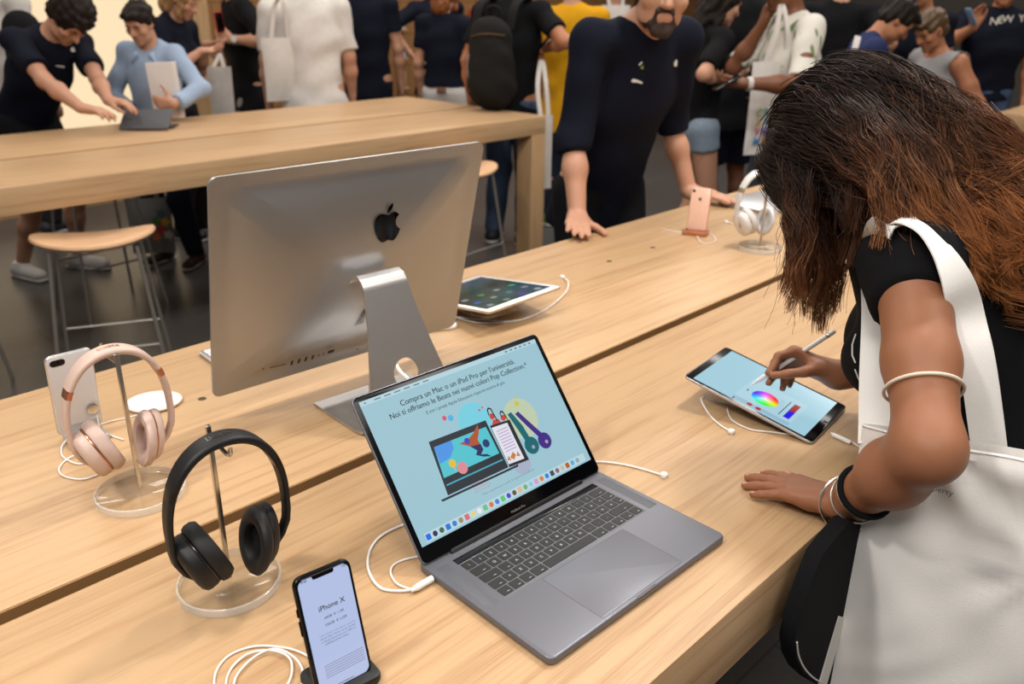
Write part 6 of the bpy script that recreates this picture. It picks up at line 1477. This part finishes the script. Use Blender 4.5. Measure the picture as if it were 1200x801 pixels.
# ---- dark sports garment with white piping between the tote and the table edge
def yp(px, py, yy): d = ray(px, py); return CO+d*(yy/d[1])
def slabpoly(name, pxs, y0, y1, m, parent):
    a = [yp(px, py, y0) for px, py in pxs]; bm = B()
    rings(bm, [[tuple(p-WB) for p in a], [tuple(p-WB+np.array([0, y1-y0, 0])) for p in a]]); return obj(name, bm, m, parent, True, 50)
jk = [(995, 612), (978, 632), (963, 652), (952, 680), (942, 708), (935, 732), (931, 752), (933, 772), (941, 788), (954, 800), (975, 812), (1010, 830), (1050, 840), (1060, 700), (1040, 600)]
gar = slabpoly('track_jacket', jk, .350, .372, BLKC, wroot)
pipe = [yp(px, py, .3485)-WB for px, py in ((934, 752), (936, 768), (943, 783), (955, 795), (976, 806), (1010, 824))]
bm = B(); tube(bm, smooth_path(pipe, 6), .0014, 6); obj('piping', bm, PRT, gar)
for dx_ in (0, 15): slabpoly('stripe', [(984+dx_, 722), (991+dx_, 724), (968+dx_, 806), (960+dx_, 803)], .3478, .3502, PRT, gar)
sfn = surf(JW['tee'], 0, 0)
for pxs in (((1004, 392), (1000, 404), (1000, 416), (1004, 426)), ((1003, 432), (1006, 440), (1010, 448)), ((1012, 452), (1018, 456))):
    on_surface('shirt_print', pxs, .0011, PRT, JW['tee'], sfn)
# ================================================================== LIGHT
def area(name, x, y, z, sx, sy, power, col=(1, .93, .84), rot=(0, 0, 0)):
    l = bpy.data.lights.new(name, 'AREA'); l.shape = 'RECTANGLE'; l.size = sx; l.size_y = sy; l.energy = power; l.color = col
    o = bpy.data.objects.new(name, l); COL.objects.link(o); o.location = (x, y, z); o.rotation_euler = rot; return o
LC = (1, .96, .915)
for x, y, sx, sy, pw in ((.4, 1.3, .35, .35, 16), (2.3, .85, .32, .32, 56), (3.5, 1.05, .5, .5, 24), (-1.15, 1.35, .32, .32, 54), (.2, -1.2, 1.6, .8, 36), (1.9, -.9, 1.0, .6, 22), (-1.6, -.5, 1.2, .9, 74),  # lamps before the table's front edge are unseen added fill, one for the tote
                         (.6, 4.2, .9, .8, 26), (3.3, 4.2, .9, .8, 26), (4.6, 3.2, .8, .8, 26), (3.9, 6.0, 2.0, .6, 32), (6.2, 6.0, 2.0, .6, 40), (1.2, 6.3, 1., .6, 22), (7.2, 1.4, 1.5, 1.5, 46), (6.4, 3.6, 1.2, 1.2, 34), (3.6, -.8, 1., .8, 20)):
    area('ceiling_and_fill_lamp', x, y, 3.72, sx, sy, pw, LC)
w = bpy.data.worlds.new('World'); SC.world = w; w.use_nodes = True
w.node_tree.nodes['Background'].inputs[0].default_value = (1, .965, .92, 1); w.node_tree.nodes['Background'].inputs[1].default_value = .16

# ================================================================== CAMERA
cam = bpy.data.cameras.new('camera'); co = bpy.data.objects.new('camera', cam); COL.objects.link(co)
cam.sensor_width = 36; cam.lens = FPX/1200*36; cam.clip_start = .05
Mx = Matrix.Identity(4)
for j in range(3): Mx[j][0] = CR[j]; Mx[j][1] = CU[j]; Mx[j][2] = -CF[j]; Mx[j][3] = CO[j]
co.matrix_world = Mx
cam.dof.use_dof = True; cam.dof.focus_distance = 1.12; cam.dof.aperture_fstop = 5.6
SC.camera = co
SC.view_settings.view_transform = 'Standard'; SC.view_settings.look = 'None'; SC.view_settings.gamma = 1; SC.view_settings.exposure = -.06
try: SC.view_settings.use_curve_mapping = False
except Exception: pass
SC.cycles.use_denoising = True
SC.cycles.max_bounces = 10; SC.cycles.transmission_bounces = 10; SC.cycles.caustics_reflective = False
